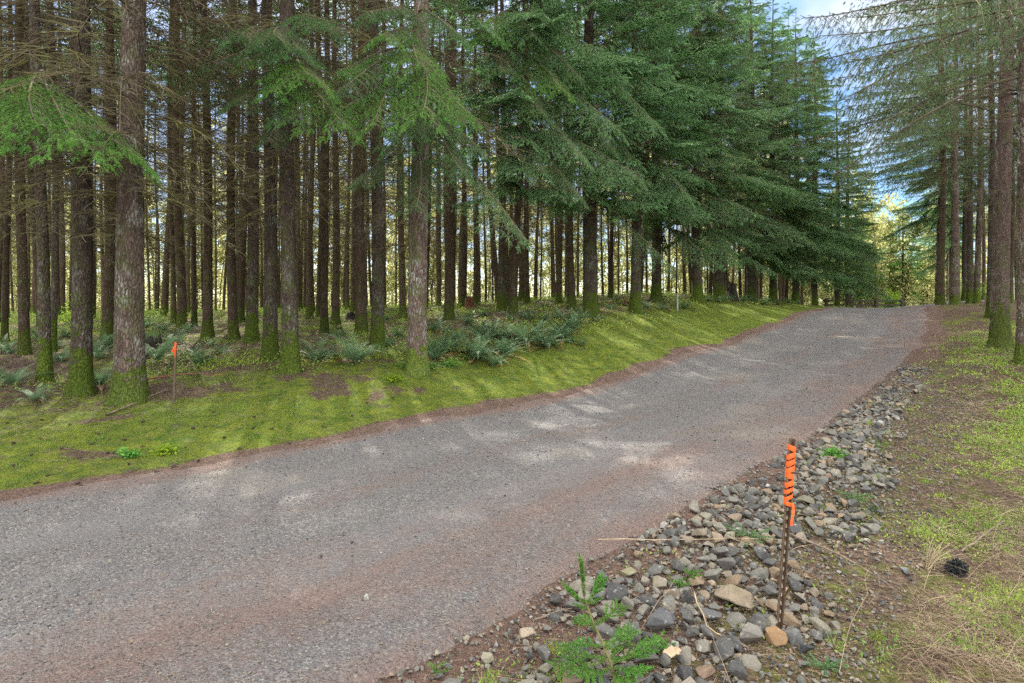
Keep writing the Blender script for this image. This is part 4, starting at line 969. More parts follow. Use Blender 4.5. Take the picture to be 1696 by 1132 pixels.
# right verge: straw, sprigs, moss
n = 260000; Yg = 1.9 * (20 / 1.9) ** rg.random(n); Xg = rg.uniform(-.2, .95, n) * Yg; dr = dright(Xg, Yg)
w_rock = np.interp(Yg, [2, 4, 7, 12, 18], [1.35, 1.3, 1.15, .9, .5]); base = sstep(.0, .5, dr - w_rock + .3 * vnoise(Xg, Yg, .4, 51)) * .97 + .06 * (dr > .1)
kp = rg.random(n) < base * np.clip(.55 + .7 * vnoise(Xg, Yg, .33, 52), .08, 1) * .75; xs, ys = Xg[kp], Yg[kp]; k = len(xs)
D = flatdir(k, rg, .28); acc = Acc()
v, f = blades(np.stack([xs, ys, gz(xs, ys) + rg.uniform(.0, .03, k)], -1), D, rg.uniform(.03, .16, k), .0022 * np.clip(ys / 4, 1, 4), rg); acc.add(v, f)
m = 500; i = rg.integers(0, k, m); D = flatdir(m, rg, .35); L = rg.uniform(.15, .5, m); kk = np.linspace(0, 1, 5)[None, :, None]; o = np.stack([xs[i], ys[i], gz(xs[i], ys[i]) + .01], -1)[:, None]
P = o + D[:, None] * L[:, None, None] * kk + np.array([0, 0, 1.]) * (L * rg.uniform(.1, .5, m))[:, None, None] * (kk - kk ** 2) + rg.normal(0, .008, (m, 5, 3)) * kk
v, f = tubes(P, .0016 * np.clip(ys[i] / 4, 1, 3)[:, None] * np.linspace(1, .5, 5)[None], 3); acc.add(v, f)
tag(inst('dry_grass', acc.mesh('dry_grass', M['straw'])), 'bleached dry grass and stalks matted over the right verge', 'dry grass', kind='stuff')
kp = rg.random(n) < np.clip((base + .12 * (dr > .2)) * (vnoise(Xg, Yg, .8, 53) * 1.1 + vnoise(Xg, Yg, .25, 54) * .6 + .38 + .35 * sstep(.5, 1.1, dr - w_rock) * (Yg > 3.8)) * (.6 + .4 * sstep(.8, 2.2, dr)), 0, 1); xs, ys = Xg[kp], Yg[kp]; k = len(xs)
D = rg.normal(0, .8, (k, 3)); D[:, 2] = np.abs(D[:, 2]) + .25; acc = Acc()
v, f = cards(np.stack([xs, ys, gz(xs, ys) + rg.uniform(0, .02, k)], -1), D, rg.uniform(.012, .032, k) * np.clip(ys / 5, 1, 2.5), rg.uniform(.005, .013, k) * np.clip(ys / 5, 1, 2.5), False, rg); acc.add(v, f)
c_ = rg.choice(k, 420, replace=False); tx_ = np.repeat(xs[c_], 26) + rg.normal(0, .022, 420 * 26); ty_ = np.repeat(ys[c_], 26) + rg.normal(0, .022, 420 * 26); D = rg.normal(0, .4, (420 * 26, 3)); D[:, 2] = 1
v, f = blades(np.stack([tx_, ty_, gz(tx_, ty_)], -1), D, np.repeat(rg.uniform(.03, .10, 420), 26) * rg.uniform(.6, 1.2, 420 * 26), .0032 * np.clip(ty_ / 4, 1, 3), rg); acc.add(v, f)
tag(inst('moss_growth', acc.mesh('moss_growth', M['sprig'])), 'low green and yellow moss and sprigs over the right verge', 'moss', kind='stuff')
kp = rg.random(n) < (base * .3 + .25 * (dr > .0) * (dr < 1.5)); xs, ys = Xg[kp], Yg[kp]; k = len(xs); acc = Acc()
v, f = blades(np.stack([xs, ys, gz(xs, ys) + rg.uniform(0, .015, k)], -1), flatdir(k, rg, .2), rg.uniform(.02, .08, k), .003 * np.clip(ys / 4, 1, 4), rg); acc.add(v, f)
tag(inst('verge_litter', acc.mesh('verge_litter', M['litter'])), 'reddish brown needles and bits littering the right verge', 'needle litter', kind='stuff')

# ------------------------------------------------------------------ ferns
def frond_acc(seed, dead=False, L=1.05):
    rg = np.random.default_rng(seed); K = 12; t = np.linspace(0, 1, K)
    el = R(66 if not dead else 30) - t * R(rg.uniform(70, 100) if not dead else 60); ds = L / (K - 1)
    pt = np.zeros((K, 3)); pt[1:, 0] = np.cumsum(np.cos(el[:-1])) * ds; pt[1:, 2] = np.cumsum(np.sin(el[:-1])) * ds; pt[:, 1] = rg.normal(0, .05) * t ** 2
    acc = Acc(); v, f = tubes(pt[None], np.linspace(.004, .0012, K)[None], 3); acc.add(v, f)
    m = 36; k = np.linspace(.12, .99, m); o = np.stack([np.interp(k, t, pt[:, j]) for j in range(3)], -1); dt = unit(np.stack([np.interp(k, t, np.gradient(pt[:, j])) for j in range(3)], -1))
    nrm = unit(np.cross(dt, [0, 1., 0])); ln = .072 * L / .75 * np.sin(np.clip(k * 1.05 + .12, 0, 1) ** .75 * math.pi) ** .8 + .012
    for s in (-1, 1):
        D = unit(np.array([0, 1., 0]) * s + dt * .28 + nrm * rg.normal(.12, .10, (m, 1))); W = unit(dt)
        q = np.stack([o - W * .003, o + D * ln[:, None] * .35 - W * .006, o + D * ln[:, None], o + D * ln[:, None] * .35 + W * .007, o + W * .004], 1)
        acc.add(q.reshape(-1, 3), np.arange(m * 5).reshape(-1, 5))
    return acc
FROND = [frond_acc(i).mesh('frond', M['fern']) for i in range(6)]
FROND_D = [frond_acc(20 + i, True).mesh('frond', M['fern_dead']) for i in range(3)]
def fern_whole(seed, n=20, dead=4):
    rg = np.random.default_rng(seed); acc = Acc()
    for j in range(n + dead):
        a = frond_acc(rg.integers(0, 6) if j < n else 20 + rg.integers(0, 3), j >= n); s = rg.uniform(.7, 1.15); yaw = j * 2.4 + rg.uniform(-.3, .3); pit = R(rg.uniform(-24, 16))
        V, F = a.arrays()
        off = 0
        for (vv, (ff, _)) in zip(V, F): acc.add(xf(vv, yaw=yaw, pitch=pit, s=s), ff - ff.min(), 1 if j >= n else 0)
    return acc.mesh('fern', [M['fern'], M['fern_dead']])
FERN_W = [fern_whole(900 + i) for i in range(4)]
G_F = 'sword ferns growing under the left forest'
FN = [ # px, py, size, label
 (590, 603, 1.15, 'biggest blue green fern, left of the mossy roadside trunk, with orange dead fronds below'),
 (525, 600, .95, 'pale fronded fern just right of the close pair of mossy trunks'),
 (735, 588, 1.0, 'fern just right of the foot of the thick mossy roadside trunk'),
 (790, 598, .95, 'lowest fern of the bank, its fronds hanging toward the lawn'),
 (818, 608, .8, 'small fern at the lawn edge below the fern bank'),
 (760, 565, 1.0, None), (800, 572, 1.0, None), (720, 548, .9, None), (830, 585, .9, None), (775, 540, .9, None), (815, 548, .9, None),
 (868, 572, 1.1, 'tall fern leaning on the right of the mossy trunk in the fern bank'), (905, 578, 1.0, 'fern at the right end of the bank beside the lawn'), (890, 555, 1.0, None), (930, 562, .9, None), (945, 548, .8, None), (900, 535, .9, None), (870, 528, .8, None), (925, 528, .8, None),
 (740, 530, .8, None), (800, 525, .8, None), (660, 560, .8, None), (645, 575, .7, None), (260, 600, .9, 'fern between the thickest trunk and the far orange flagged stake'), (330, 607, .8, 'fern right of the far orange flagged stake'), (275, 583, .9, None), (250, 570, .9, None),
 (160, 590, .9, None), (178, 575, .9, None), (20, 640, .8, 'fern at the left edge under the slim mossy trunk'), (165, 640, .8, 'low fern between the two stoutest trunks'), (60, 665, .7, None), (100, 600, .8, None), (8, 585, .8, None),
 (350, 573, .6, None), (300, 560, .7, None), (270, 552, .8, None), (240, 545, .8, None), (180, 548, .8, None), (310, 550, .7, None), (340, 545, .7, None), (200, 560, .8, None), (110, 560, .8, None), (60, 560, .8, None),
 (985, 535, .7, 'small fern on the bank right of the stout dark trunk'), (1070, 512, .95, 'fern at the foot of the mossy trunk left of the marker post'), (1095, 514, .8, None), (1040, 505, .8, 'rusty orange fern behind the black trunk'), (1020, 500, .8, None), (1135, 512, .8, 'fern just right of the grey marker post'), (1010, 512, .6, None),
 (1190, 499, .9, None), (1212, 500, .9, None), (1232, 500, 1.0, None), (1250, 499, 1.0, None), (1268, 499, 1.0, None), (1288, 500, .9, None), (1305, 501, .9, None), (1322, 502, .8, None), (1175, 502, .7, None),
 (640, 530, .6, None), (700, 520, .7, None), (560, 560, .6, None), (850, 515, .8, None), (900, 512, .8, None), (960, 520, .7, None)]
rf = random.Random(8)
rf2 = random.Random(17)
for _ in range(34):
    a = rf2.uniform(700, 965); FN.append((a, rf2.uniform(*((545, 600) if a < 840 else (525, 578))), rf2.uniform(.55, .95), None))
for _ in range(16): FN.append((rf2.uniform(5, 380), rf2.uniform(548, 600), rf2.uniform(.5, .8), None))
for px, py, s, lab in FN:
    x, y, z = hit(px, py)
    if px > 1160:
        y = float(np.interp(px, [1160, 1330], [26, 32.5])) + rf.uniform(-.6, .6); x = ray_x(px, y); z = G(x, y)
    near = y < 14.5
    g = G_F if not (1160 < px < 1330) else 'row of ferns at the far end of the lawn'
    l2 = lab or ('green fern in the row at the far end of the lawn' if 1160 < px < 1330 else ('fern crowded among others in the bank behind the lawn' if px > 640 else 'low green fern on the shaded forest floor at the left'))
    if near and lab:
        o = empty('fern', (x, y, z - .02), rf.uniform(0, 6)); tag(o, l2, 'fern', g)
        for j in range(20):
            sc = s * rf.uniform(.75, 1.15); inst('frond', FROND[rf.randrange(6)], o, rot=(0, -R(rf.uniform(-24, 14)), j * 2.4 + rf.uniform(-.3, .3)), scale=(sc, sc, sc))
        for j in range(4):
            sc = s * rf.uniform(.5, .9); inst('frond', FROND_D[rf.randrange(3)], o, rot=(0, R(8), rf.uniform(0, 6.28)), scale=(sc, sc, sc))
    else:
        me = FERN_W[rf.randrange(4)]
        if px == 1040: me = me.copy(); me.materials[0] = M['fern_dead']
        o = inst('fern', me, None, (x, y, z - .03), (0, 0, rf.uniform(0, 6.28)), (s * .82, s * .82, s * .75)); tag(o, l2, 'fern', g)

# ------------------------------------------------------------------ posts
def box(acc, c, d, m=0, rz_=0.0):
    v = np.array([(i, j, k) for i in (-.5, .5) for j in (-.5, .5) for k in (-.5, .5)]) * np.array(d)
    if rz_: v = v @ np.array(Matrix.Rotation(rz_, 3, 'Z')).T
    acc.add(v + np.array(c), [[0, 1, 3, 2], [4, 6, 7, 5], [0, 4, 5, 1], [2, 3, 7, 6], [0, 2, 6, 4], [1, 5, 7, 3]], m)
def bar(acc, a, b, w, d, m=0):
    a, b = Vector(a), Vector(b); ax = (b - a); L = ax.length; q = ax.to_track_quat('Z', 'X').to_matrix()
    v = np.array([(i * w, j * d, k * L) for i in (-.5, .5) for j in (-.5, .5) for k in (0, 1)]) @ np.array(q).T + np.array(a)
    acc.add(v, [[0, 1, 3, 2], [4, 6, 7, 5], [0, 4, 5, 1], [2, 3, 7, 6], [0, 2, 6, 4], [1, 5, 7, 3]], m)
x, y, z = hit(1290, 1041); H = (1041 - 726) / FPX * y * 1.0
o = empty('flagged_post', (x, y, z)); tag(o, 'near rusty steel post wrapped at the top in orange flagging, standing in the rocks', 'post')
o.rotation_euler = (0, math.atan2((1312 - 1290) / FPX * y, H), 0)
acc = Acc()
prof = [(-.026, -.012), (-.019, -.016), (-.012, .010), (.012, .010), (.019, -.016), (.026, -.012), (.017, .015), (-.017, .015)]     # hat section, open to the viewer
V = np.array([(px_, py_, zz) for zz in np.linspace(-.3, H, 12) for px_, py_ in prof]) * [.74, .9, 1]; idx = np.arange(96).reshape(12, 8); a_, b_ = idx[:-1], idx[1:]
acc.add(V, np.stack([a_, np.roll(a_, -1, 1), np.roll(b_, -1, 1), b_], -1).reshape(-1, 4)); acc.add(V[-8:], [list(range(8))])
inst('channel', acc.mesh('channel', M['rust']), o)
acc = Acc()
for zz in np.arange(.05, H - .02, .052):
    box(acc, (0, .004, zz), (.009, .014, .020))
inst('stud', acc.mesh('stud', flat('bright_hole', (.30, .27, .22), .7, .2)), o, )
acc = Acc(); nb_ = 9; z1 = H - .035; z0_ = H - .415; rg = np.random.default_rng(3)
th = np.linspace(0, 2 * math.pi, 25)
for b_i in range(nb_):
    zc = z1 - (z1 - z0_) * (b_i + .5) / nb_; hh_ = .0165 if b_i < nb_ - 3 else .012
    ring = []
    for t_ in th:
        ex = .0215 * math.copysign(abs(math.cos(t_)) ** .6, math.cos(t_)); ey_ = .021 * math.copysign(abs(math.sin(t_)) ** .6, math.sin(t_))
        tilt = .016 * math.cos(t_) * (1 if b_i % 4 else -.4)
        cr_ = rg.normal(0, .0009); ring.append([(ex * f_ + cr_, ey_ * f_ + cr_, zc + tilt + k_ * hh_ + rg.normal(0, .0009)) for k_, f_ in ((-1, 1.0), (-.35, 1.05), (.4, 1.03), (1, .99))])
    Vr = np.array(ring).reshape(-1, 3); idx = np.arange(100).reshape(25, 4)
    acc.add(Vr, np.stack([idx[:-1, :-1], idx[1:, :-1], idx[1:, 1:], idx[:-1, 1:]], -1).reshape(-1, 4))
inst('flagging', acc.mesh('flagging', M['tape'], True), o)
acc = Acc(); zt = np.linspace(z0_ + .03, z0_ - .10, 8); wv_ = np.sin(np.linspace(0, 5, 8)) * .004
Vt = np.array([[(.016 + wv_[i_] + e * .8, -.030 - .003 * i_ ** .5, zt[i_]) for e in (-.009, .009)] for i_ in range(8)]).reshape(-1, 3); idx = np.arange(16).reshape(8, 2)
acc.add(Vt, np.stack([idx[:-1, 0], idx[:-1, 1], idx[1:, 1], idx[1:, 0]], -1)); inst('flagging_tail', acc.mesh('flagging_tail', M['tape']), o)

x, y, z = hit(288, 668); H = (668 - 566) / FPX * y
o = empty('flagged_stake', (x, y, z)); tag(o, 'far thin wooden stake with an orange tape knot on top, right of the thickest trunk', 'stake'); o.rotation_euler = (0, R(2), 0)
acc = Acc(); box(acc, (0, 0, H / 2 - .1), (.032, .020, H + .2)); inst('stake', acc.mesh('stake', M['stake']), o)
acc = Acc(); rg = np.random.default_rng(9)
for j in range(9):
    zc = H - .02 - j * .016; box(acc, (rg.normal(0, .004), rg.normal(0, .003), zc), (.036 + rg.normal(0, .005), .026, .010), 0, rg.normal(0, .25))
for j in range(5):
    a_ = rg.uniform(-1.5, 1.5); bar(acc, (0.01, -.02, H - .06), (.03 * math.sin(a_) + rg.normal(0, .02), -.05, H - .13 - .03 * j), .016, .003)
inst('flagging', acc.mesh('flagging', M['tape']), o)

x, y, z = hit(1122, 515); H = 28 / FPX * y
acc = Acc(); box(acc, (0, 0, H / 2 - .1), (.05, .05, H + .2)); box(acc, (0, 0, H + .006), (.062, .062, .014)); box(acc, (0, -.027, H * .8), (.036, .006, .09))
tag(inst('marker_post', acc.mesh('marker_post', M['greypost']), None, (x, y, z)), 'short pale grey marker post at the back of the lawn', 'post')

# wooden fence across the far side of the crest
yF = 42.5; x0, x1 = ray_x(1368, yF), ray_x(1494, yF); gzF = min(G(x0, yF), G(x1, yF)); o = empty('wooden_fence', (x0, yF, gzF)); tag(o, 'low dark rail fence seen just over the road crest', 'fence')
zt_ = CAMZ - (498 - HY) / FPX * yF - gzF
for j in range(4):
    xx = (x1 - x0) * j / 3; acc = Acc(); box(acc, (0, 0, zt_ / 2 + .02), (.16, .16, zt_ + .25)); box(acc, (0, 0, zt_ + .16), (.19, .19, .03)); inst('post', acc.mesh('post', M['fence']), o, (xx, 0, 0))
for zz in (zt_ - .02, zt_ - .34, zt_ - .72):
    acc = Acc(); box(acc, ((x1 - x0) / 2, .11, zz), (x1 - x0 + .3, .045, .14)); inst('rail', acc.mesh('rail', M['fence']), o)

# ------------------------------------------------------------------ stumps, fallen wood
def stump(px, py, Y, hh, rr, mat, label, jag=.35, cat='stump'):
    x = ray_x(px, Y); z = G(x, Y); rg = np.random.default_rng(int(px)); S = 18; zs = np.linspace(-.15, 1, 9); th = np.arange(S) / S * 6.283
    top_ = 1 + rg.uniform(-jag, .1, S); top_ = (top_ + np.roll(top_, 1)) / 2
    V = []
    for q in zs:
        r_ = rr * (1.35 - .45 * min(1, max(q, 0)) ** .5) * (1 + .10 * np.sin(3 * th + 1) + rg.normal(0, .05, S))
        V.append(np.stack([r_ * np.cos(th), r_ * np.sin(th), q * hh * np.where(q > .3, top_, 1)], -1))
    V.append(V[-1] * [.55, .55, .8]); V.append(V[-1] * [.1, .1, .9])
    V = np.array(V); idx = np.arange(len(V) * S).reshape(-1, S); a_, b_ = idx[:-1], idx[1:]; acc = Acc()
    acc.add(V, np.stack([a_, np.roll(a_, -1, 1), np.roll(b_, -1, 1), b_], -1).reshape(-1, 4))
    tag(inst('stump', acc.mesh('stump', M[mat]), None, (x, Y, z)), label, cat)
stump(1213, 492, 28.6, 1.0, .22, 'stump', 'black charred stump standing among the ferns at the back of the lawn')
stump(777, 505, 25.0, .62, .20, 'rotten', 'rotten red brown stump on a rise deep in the forest')
stump(557, 560, 16.2, .26, .16, 'mosslog', 'small mossy stump left of the black barked trunk')
stump(256, 600, 12.0, .48, .13, 'stump', 'dark broken stump close behind the right side of the thickest trunk', .6)
stump(583, 522, 22.0, .30, .22, 'stump', 'dark clod of roots at the foot of a thin trunk', .5)
stump(1497, 508, 40.5, .55, .45, 'mosslog', 'mossy mound at the right end of the wooden fence', .2, 'mound')
def stick(pts, r0, mat, label, group=None, px_=True, lift=.02):
    P = []
    for (px, py, up) in pts:
        x, y, z = hit(px, py) if px_ else (px, py, G(px, py)); P.append((x, y, z + up + lift))
    P = np.array(P); t = np.linspace(0, 1, 8); k = np.linspace(0, 1, len(P)); Q = np.stack([np.interp(t, k, P[:, j]) for j in range(3)], -1); L = np.linalg.norm(Q[-1] - Q[0])
    rg = np.random.default_rng(int(abs(P[0, 0]) * 1000) % 9999); Q[1:-1] += rg.normal(0, .012 * L, (6, 3)) * [1, 1, .25]; acc = Acc()
    v, f = tubes(Q[None], (np.linspace(1, .35, 8) * r0)[None], 6); acc.add(v, f)
    for j in (2, 4, 5):
        d = unit(rg.normal(0, 1, 3) * [1, 1, .3] + (Q[-1] - Q[0]) / L); e = Q[j] + d * L * rg.uniform(.06, .16); v, f = tubes(np.array([[Q[j], (Q[j] + e) / 2, e]]), np.array([[.5, .35, .15]]) * r0, 4); acc.add(v, f)
    tag(inst('fallen_branch', acc.mesh('fallen_branch', M[mat])), label, 'branch', group)
stick([(990, 905, .03), (1150, 907, .05), (1296, 915, .08)], .003, 'paleleaf', 'thin pale stick lying across the rocks left of the near post')
stick([(1290, 890, .05), (1400, 940, .06), (1530, 1012, .01)], .008, 'log', 'long bare stick running down right from the near post')
stick([(885, 1035, .01), (985, 1008, .03)], .005, 'log', 'short stick on the road edge pointing at the little spruce')
stick([(1592, 922, .02), (1662, 895, .14)], .008, 'log', 'dark stick rising right from the black clump')
stick([(1390, 1130, .03), (1430, 1020, .12), (1440, 985, .16)], .002, 'straw', 'upright dry stalk in the verge right of the near post')
stick([(1150, 1000, .05), (1176, 1060, .03), (1240, 1085, .02)], .004, 'paleleaf', 'bent dry stalk lying over the rocks under the largest rock')
stick([(176, 690, 0), (235, 668, .02), (275, 650, .03)], .014, 'log', 'pale stick in front of the foot of the thickest trunk')
stick([(245, 640, .1), (300, 632, .12), (370, 628, .05)], .018, 'rotten', 'reddish pole lying behind the far orange flagged stake')
stick([(300, 606, .28), (330, 632, .10), (352, 645, 0)], .022, 'mosslog', 'mossy branch leaning down right of the far orange flagged stake')
stick([(640, 565, .3), (668, 590, .05)], .018, 'log', 'broken branch leaning behind the thick mossy roadside trunk')
stick([(1110, 470, .1), (1100, 500, .0)], .03, 'log', 'leaning dead branch left of the marker post')
stick([(815, 495, 1.6), (850, 512, .0)], .03, 'log', 'broken pole leaning beside the mossy trunk in the fern bank')
rs = random.Random(21)
for i in range(34):
    Yk = rs.uniform(8.5, 24); xk = rs.uniform(-.85, .25) * Yk
    if dleft(xk, Yk)[0] < 2.6 or xk > row_line(Yk): continue
    a = rs.uniform(0, 3.14); L = rs.uniform(.5, 2.0)
    stick([(xk, Yk, 0), (xk + L * math.cos(a), Yk + L * math.sin(a), rs.uniform(0, .15))], rs.uniform(.008, .022), 'log', 'bare fallen branch on the brown forest floor', 'fallen branches under the left forest', False)

# ------------------------------------------------------------------ cones on the moss
def cone_mesh():
    acc = Acc(); n = 60; i = np.arange(n); t = (i + .5) / n; ph = i * 2.39996; r_ = .5 * np.sin(np.clip(t * .92 + .06, 0, 1) * math.pi) ** .7
    core = []; v, f = tubes(np.array([[(0, 0, z_) for z_ in np.linspace(-.75, .75, 8)]]), np.array([[.05, .28, .38, .42, .42, .36, .24, .05]]), 8); acc.add(v, f)
    O = np.stack([r_ * .55 * np.cos(ph), r_ * .55 * np.sin(ph), t * 1.5 - .8], -1); D = np.stack([np.cos(ph), np.sin(ph), np.full(n, .75)], -1)
    T = np.stack([-np.sin(ph), np.cos(ph), np.zeros(n)], -1); D = unit(D)
    q = np.stack([O - T * .05, O + D * .22 - T * .13, O + D * .34, O + D * .22 + T * .13, O + T * .05], 1); acc.add(q.reshape(-1, 3), np.arange(n * 5).reshape(-1, 5))
    return acc.mesh('pine_cone', M['cone'])
CONE = cone_mesh()
for (px, py) in [(62, 802), (130, 802), (63, 728), (48, 755), (194, 752), (233, 741), (284, 743), (70, 697), (166, 720), (150, 737), (286, 774), (259, 784), (318, 711), (416, 711), (378, 683), (375, 726), (478, 736), (440, 763), (210, 771), (78, 789),
                 (130, 808), (92, 822), (26, 736), (12, 702), (120, 705), (100, 744), (340, 708), (452, 712), (540, 708), (20, 772), (177, 752), (330, 765), (260, 822), (500, 700), (610, 668), (205, 730), (310, 742), (240, 700), (395, 745), (128, 760), (350, 684), (420, 692), (580, 690), (650, 660)]:
    x, y, z = hit(px + rs.uniform(-4, 4), py); s = rs.uniform(.024, .036)
    tag(inst('pine_cone', CONE, None, (x, y, z + s * .4), (R(90 + rs.uniform(-15, 15)), rs.uniform(0, 6), rs.uniform(0, 6)), (s, s, s)), 'small dark cone lying on the mossy lawn', 'pine cone', 'fallen cones on the mossy lawn')
for (px, py) in [(583, 908), (532, 930), (836, 825)]:
    x, y, _ = hit(px, py); z = float(rz(np.array([x]), np.array([y]))[0])
    tag(inst('pine_cone', CONE, None, (x, y, z + .012), (R(90), rs.uniform(0, 6), rs.uniform(0, 6)), (.016, .016, .016)), 'tiny dark cone lying on the grey gravel road', 'pine cone', 'tiny cones on the gravel road')

# ------------------------------------------------------------------ little spruce and seedlings
def shoots(acc_w, acc_n, A, B, rg, r0=.003, nl=.019, dens=900, rad=True):
    A, B = np.array(A, float), np.array(B, float); L = np.linalg.norm(B - A); d = (B - A) / L; k = np.linspace(0, 1, 5)[:, None]
    sag = np.array([0, 0, -.05 * L]) if abs(d[2]) < .8 else 0
    line = A + (B - A) * k + sag * 4 * (k - k ** 2); v, f = tubes(line[None], (np.linspace(1, .5, 5) * r0)[None], 5); acc_w.add(v, f, 0)
    n = int(dens * 1.5 * L); kk = rg.uniform(.03, 1.0, n); o = np.stack([np.interp(kk, k[:, 0], line[:, j]) for j in range(3)], -1)
    rv = unit(np.cross(d, rg.normal(0, 1, (n, 3)))); rv[:, 2] = rv[:, 2] * .75 + .12
    D = rv * rg.uniform(.7, 1, (n, 1)) + d * rg.uniform(.45, .8, (n, 1)); v, f = blades(o, D, nl * rg.uniform(.75, 1.15, n) * (1.1 - .25 * kk), .0040, rg); acc_n.add(v, f)
def P3(px, py, Y, dy=0): return np.array(((px - CX) / FPX * (Y + dy), Y + dy, CAMZ - (py - HY) / FPX * (Y + dy)))
x, y, z = hit(1024, 1140); Y0 = y; root = np.array((x, y, z))
o = empty('spruce_sapling', (x, y, z)); tag(o, 'knee high green spruce sapling in the rocks at the bottom edge', 'sapling')
rg = np.random.default_rng(12); Wd = Acc(); chain = [(1024, 1140), (1012, 1100), (996, 1060), (984, 1035), (975, 1010), (968, 990), (962, 928)]
pts = np.array([P3(a, b, Y0, -.0 * i) for i, (a, b) in enumerate(chain)]) - root; pts[0] = (0, 0, -.05)
v, f = tubes(pts[None], np.array([[.0075, .007, .006, .005, .0045, .004, .0025]]), 7); Wd.add(v, f); inst('stem', Wd.mesh('stem', M['green_stem']), o)
BR = [((968, 990), (962, 926), 0, 1500), ((972, 1002), (937, 972), -.03, 1300), ((972, 1002), (1000, 955), .02, 1300), ((975, 1008), (950, 1000), .05, 1100), ((973, 1000), (996, 990), -.06, 1100),
      ((984, 1035), (950, 1030), -.05, 1000), ((984, 1035), (1030, 1000), .10, 900), ((984, 1035), (1008, 1020), -.06, 1000), ((988, 1042), (960, 1020), .12, 800),
      ((1008, 1090), (925, 1075), -.02, 1000), ((1008, 1092), (918, 1108), -.10, 1000), ((1010, 1095), (1078, 1068), .05, 1000), ((1012, 1098), (1098, 1060), -.04, 1000), ((1010, 1094), (1036, 1045), .14, 900),
      ((1014, 1105), (1070, 1112), -.14, 1000), ((1014, 1105), (960, 1122), -.16, 1000), ((1000, 1070), (950, 1062), .14, 800), ((1000, 1068), (1050, 1040), .08, 900), ((1000, 1070), (1030, 1075), -.10, 900), ((1016, 1112), (1040, 1130), -.16, 900)]
for (a, b, dy, dn) in BR:
    A = P3(*a, Y0) - root; B = P3(*b, Y0, dy) - root; Nn = Acc(); Ww = Acc(); both = Acc()
    shoots(both, Nn, A, B, rg, .0028, .018, dn)
    if np.linalg.norm(B - A) > .13:
        for q in (.4, .6, .78):
            for sgn in (-1, 1):
                d = B - A; side = unit(np.cross(d, [0, 0, 1.])) * sgn; C = A + d * q; shoots(both, Nn, C, C + (d * .34 + side * np.linalg.norm(d) * .3) * (1.15 - q * .5), rg, .0018, .016, dn)
    for (vv, (ff, _)) in zip(*Nn.arrays()): both.add(vv, ff - ff.min(), 1)
    inst('branch', both.mesh('branch', [M['green_stem'], M['needle_bright']]), o)
def seedling(px, py, s, label, seed, mt='needle_bright', n=7, up=.5):
    x, y, z = hit(px, py); o = empty('seedling', (x, y, z)); tag(o, label, 'seedling'); rg = np.random.default_rng(seed); both = Acc(); Nn = Acc()
    shoots(both, Nn, (0, 0, -.01), (rg.normal(0, .02), 0, s * up), rg, .002, .016, 900)
    for j in range(n):
        a = j * 2.4; e = rg.uniform(.05, .5); A = (0, 0, s * rg.uniform(.05, up * .7)); B = (s * .55 * math.cos(a), s * .55 * math.sin(a), A[2] + s * e * .4); shoots(both, Nn, A, B, rg, .0016, .015, 1000)
    acc = Acc()
    for (vv, (ff, _)) in zip(*both.arrays()): acc.add(vv, ff - ff.min())
    inst('stem', acc.mesh('stem', M['green_stem']), o)
    acc = Acc()
    for (vv, (ff, _)) in zip(*Nn.arrays()): acc.add(vv, ff - ff.min())
    inst('foliage', acc.mesh('foliage', M[mt]), o)
seedling(1143, 962, .15, 'small bright green seedling in the rocks above right of the little spruce', 1)
seedling(1124, 975, .13, 'second small seedling touching the first one on its left', 2)
seedling(1240, 900, .33, 'wide feathery grey green seedling left of the middle of the near post', 3, 'needle_blue', 11, .35)
seedling(1098, 1075, .12, 'tiny seedling between the little spruce and the dry leaf', 4)
seedling(724, 1118, .10, 'tiny seedling at the road edge near the bottom of the photo', 5, n=4)
seedling(1365, 1112, .20, 'feathery seedling at the bottom right of the near post', 6, 'needle_blue', 9, .3)
seedling(1450, 745, .24, 'small green seedling in the upper part of the rock strip', 7)
seedling(1415, 830, .30, 'dull green tuft of a seedling right of the orange wrapped post', 8, 'needle_blue', 10, .3)
# dry leaf, black clump, dry tuft
x, y, z = hit(1112, 1100); U_, V_ = np.meshgrid(np.linspace(-1, 1, 9), np.linspace(-1, 1, 7)); wl = np.sqrt(np.clip(1 - U_ ** 2, 0, 1)); 
pts = np.stack([U_ * .055, V_ * .028 * wl, .02 * V_ ** 2 * wl + .008 * np.sin(U_ * 9) + .012 * U_], -1); idx = np.arange(63).reshape(7, 9); acc = Acc()
acc.add(pts, np.stack([idx[:-1, :-1], idx[:-1, 1:], idx[1:, 1:], idx[1:, :-1]], -1).reshape(-1, 4)); tag(inst('dry_leaf', acc.mesh('dry_leaf', M['paleleaf'], True), None, (x, y, z + .05), (.3, -.1, .2)), 'curled tan dry leaf on the rocks right of the little spruce', 'leaf')
x, y, z = hit(1584, 952); acc = Acc(); rg = np.random.default_rng(6); n = 420; d = unit(rg.normal(0, 1, (n, 3)) * [1, 1, .8]); rr = .06 * rg.uniform(.5, 1, (n, 1))
v, f = cards(d * rr * [1, .8, .8], rg.normal(0, 1, (n, 3)) + d * 1.2, rg.uniform(.015, .04, n), rg.uniform(.008, .02, n), True, rg); acc.add(v, f)
me = rock_bm(5, (.12, .10, .095), 16, 0); bmesh.ops.subdivide_edges(me, edges=me.edges[:], cuts=1)
vv = np.array([q.co[:] for q in me.verts]); ff = [[q.index for q in fc.verts] for fc in me.faces]; me.free()
for fc in ff:
    pass
acc.add(vv, [fc[:3] for fc in ff]); tag(inst('charred_clump', acc.mesh('charred_clump', M['char']), None, (x, y, z + .05)), 'black charred clump sitting in the moss at the right', 'clump')
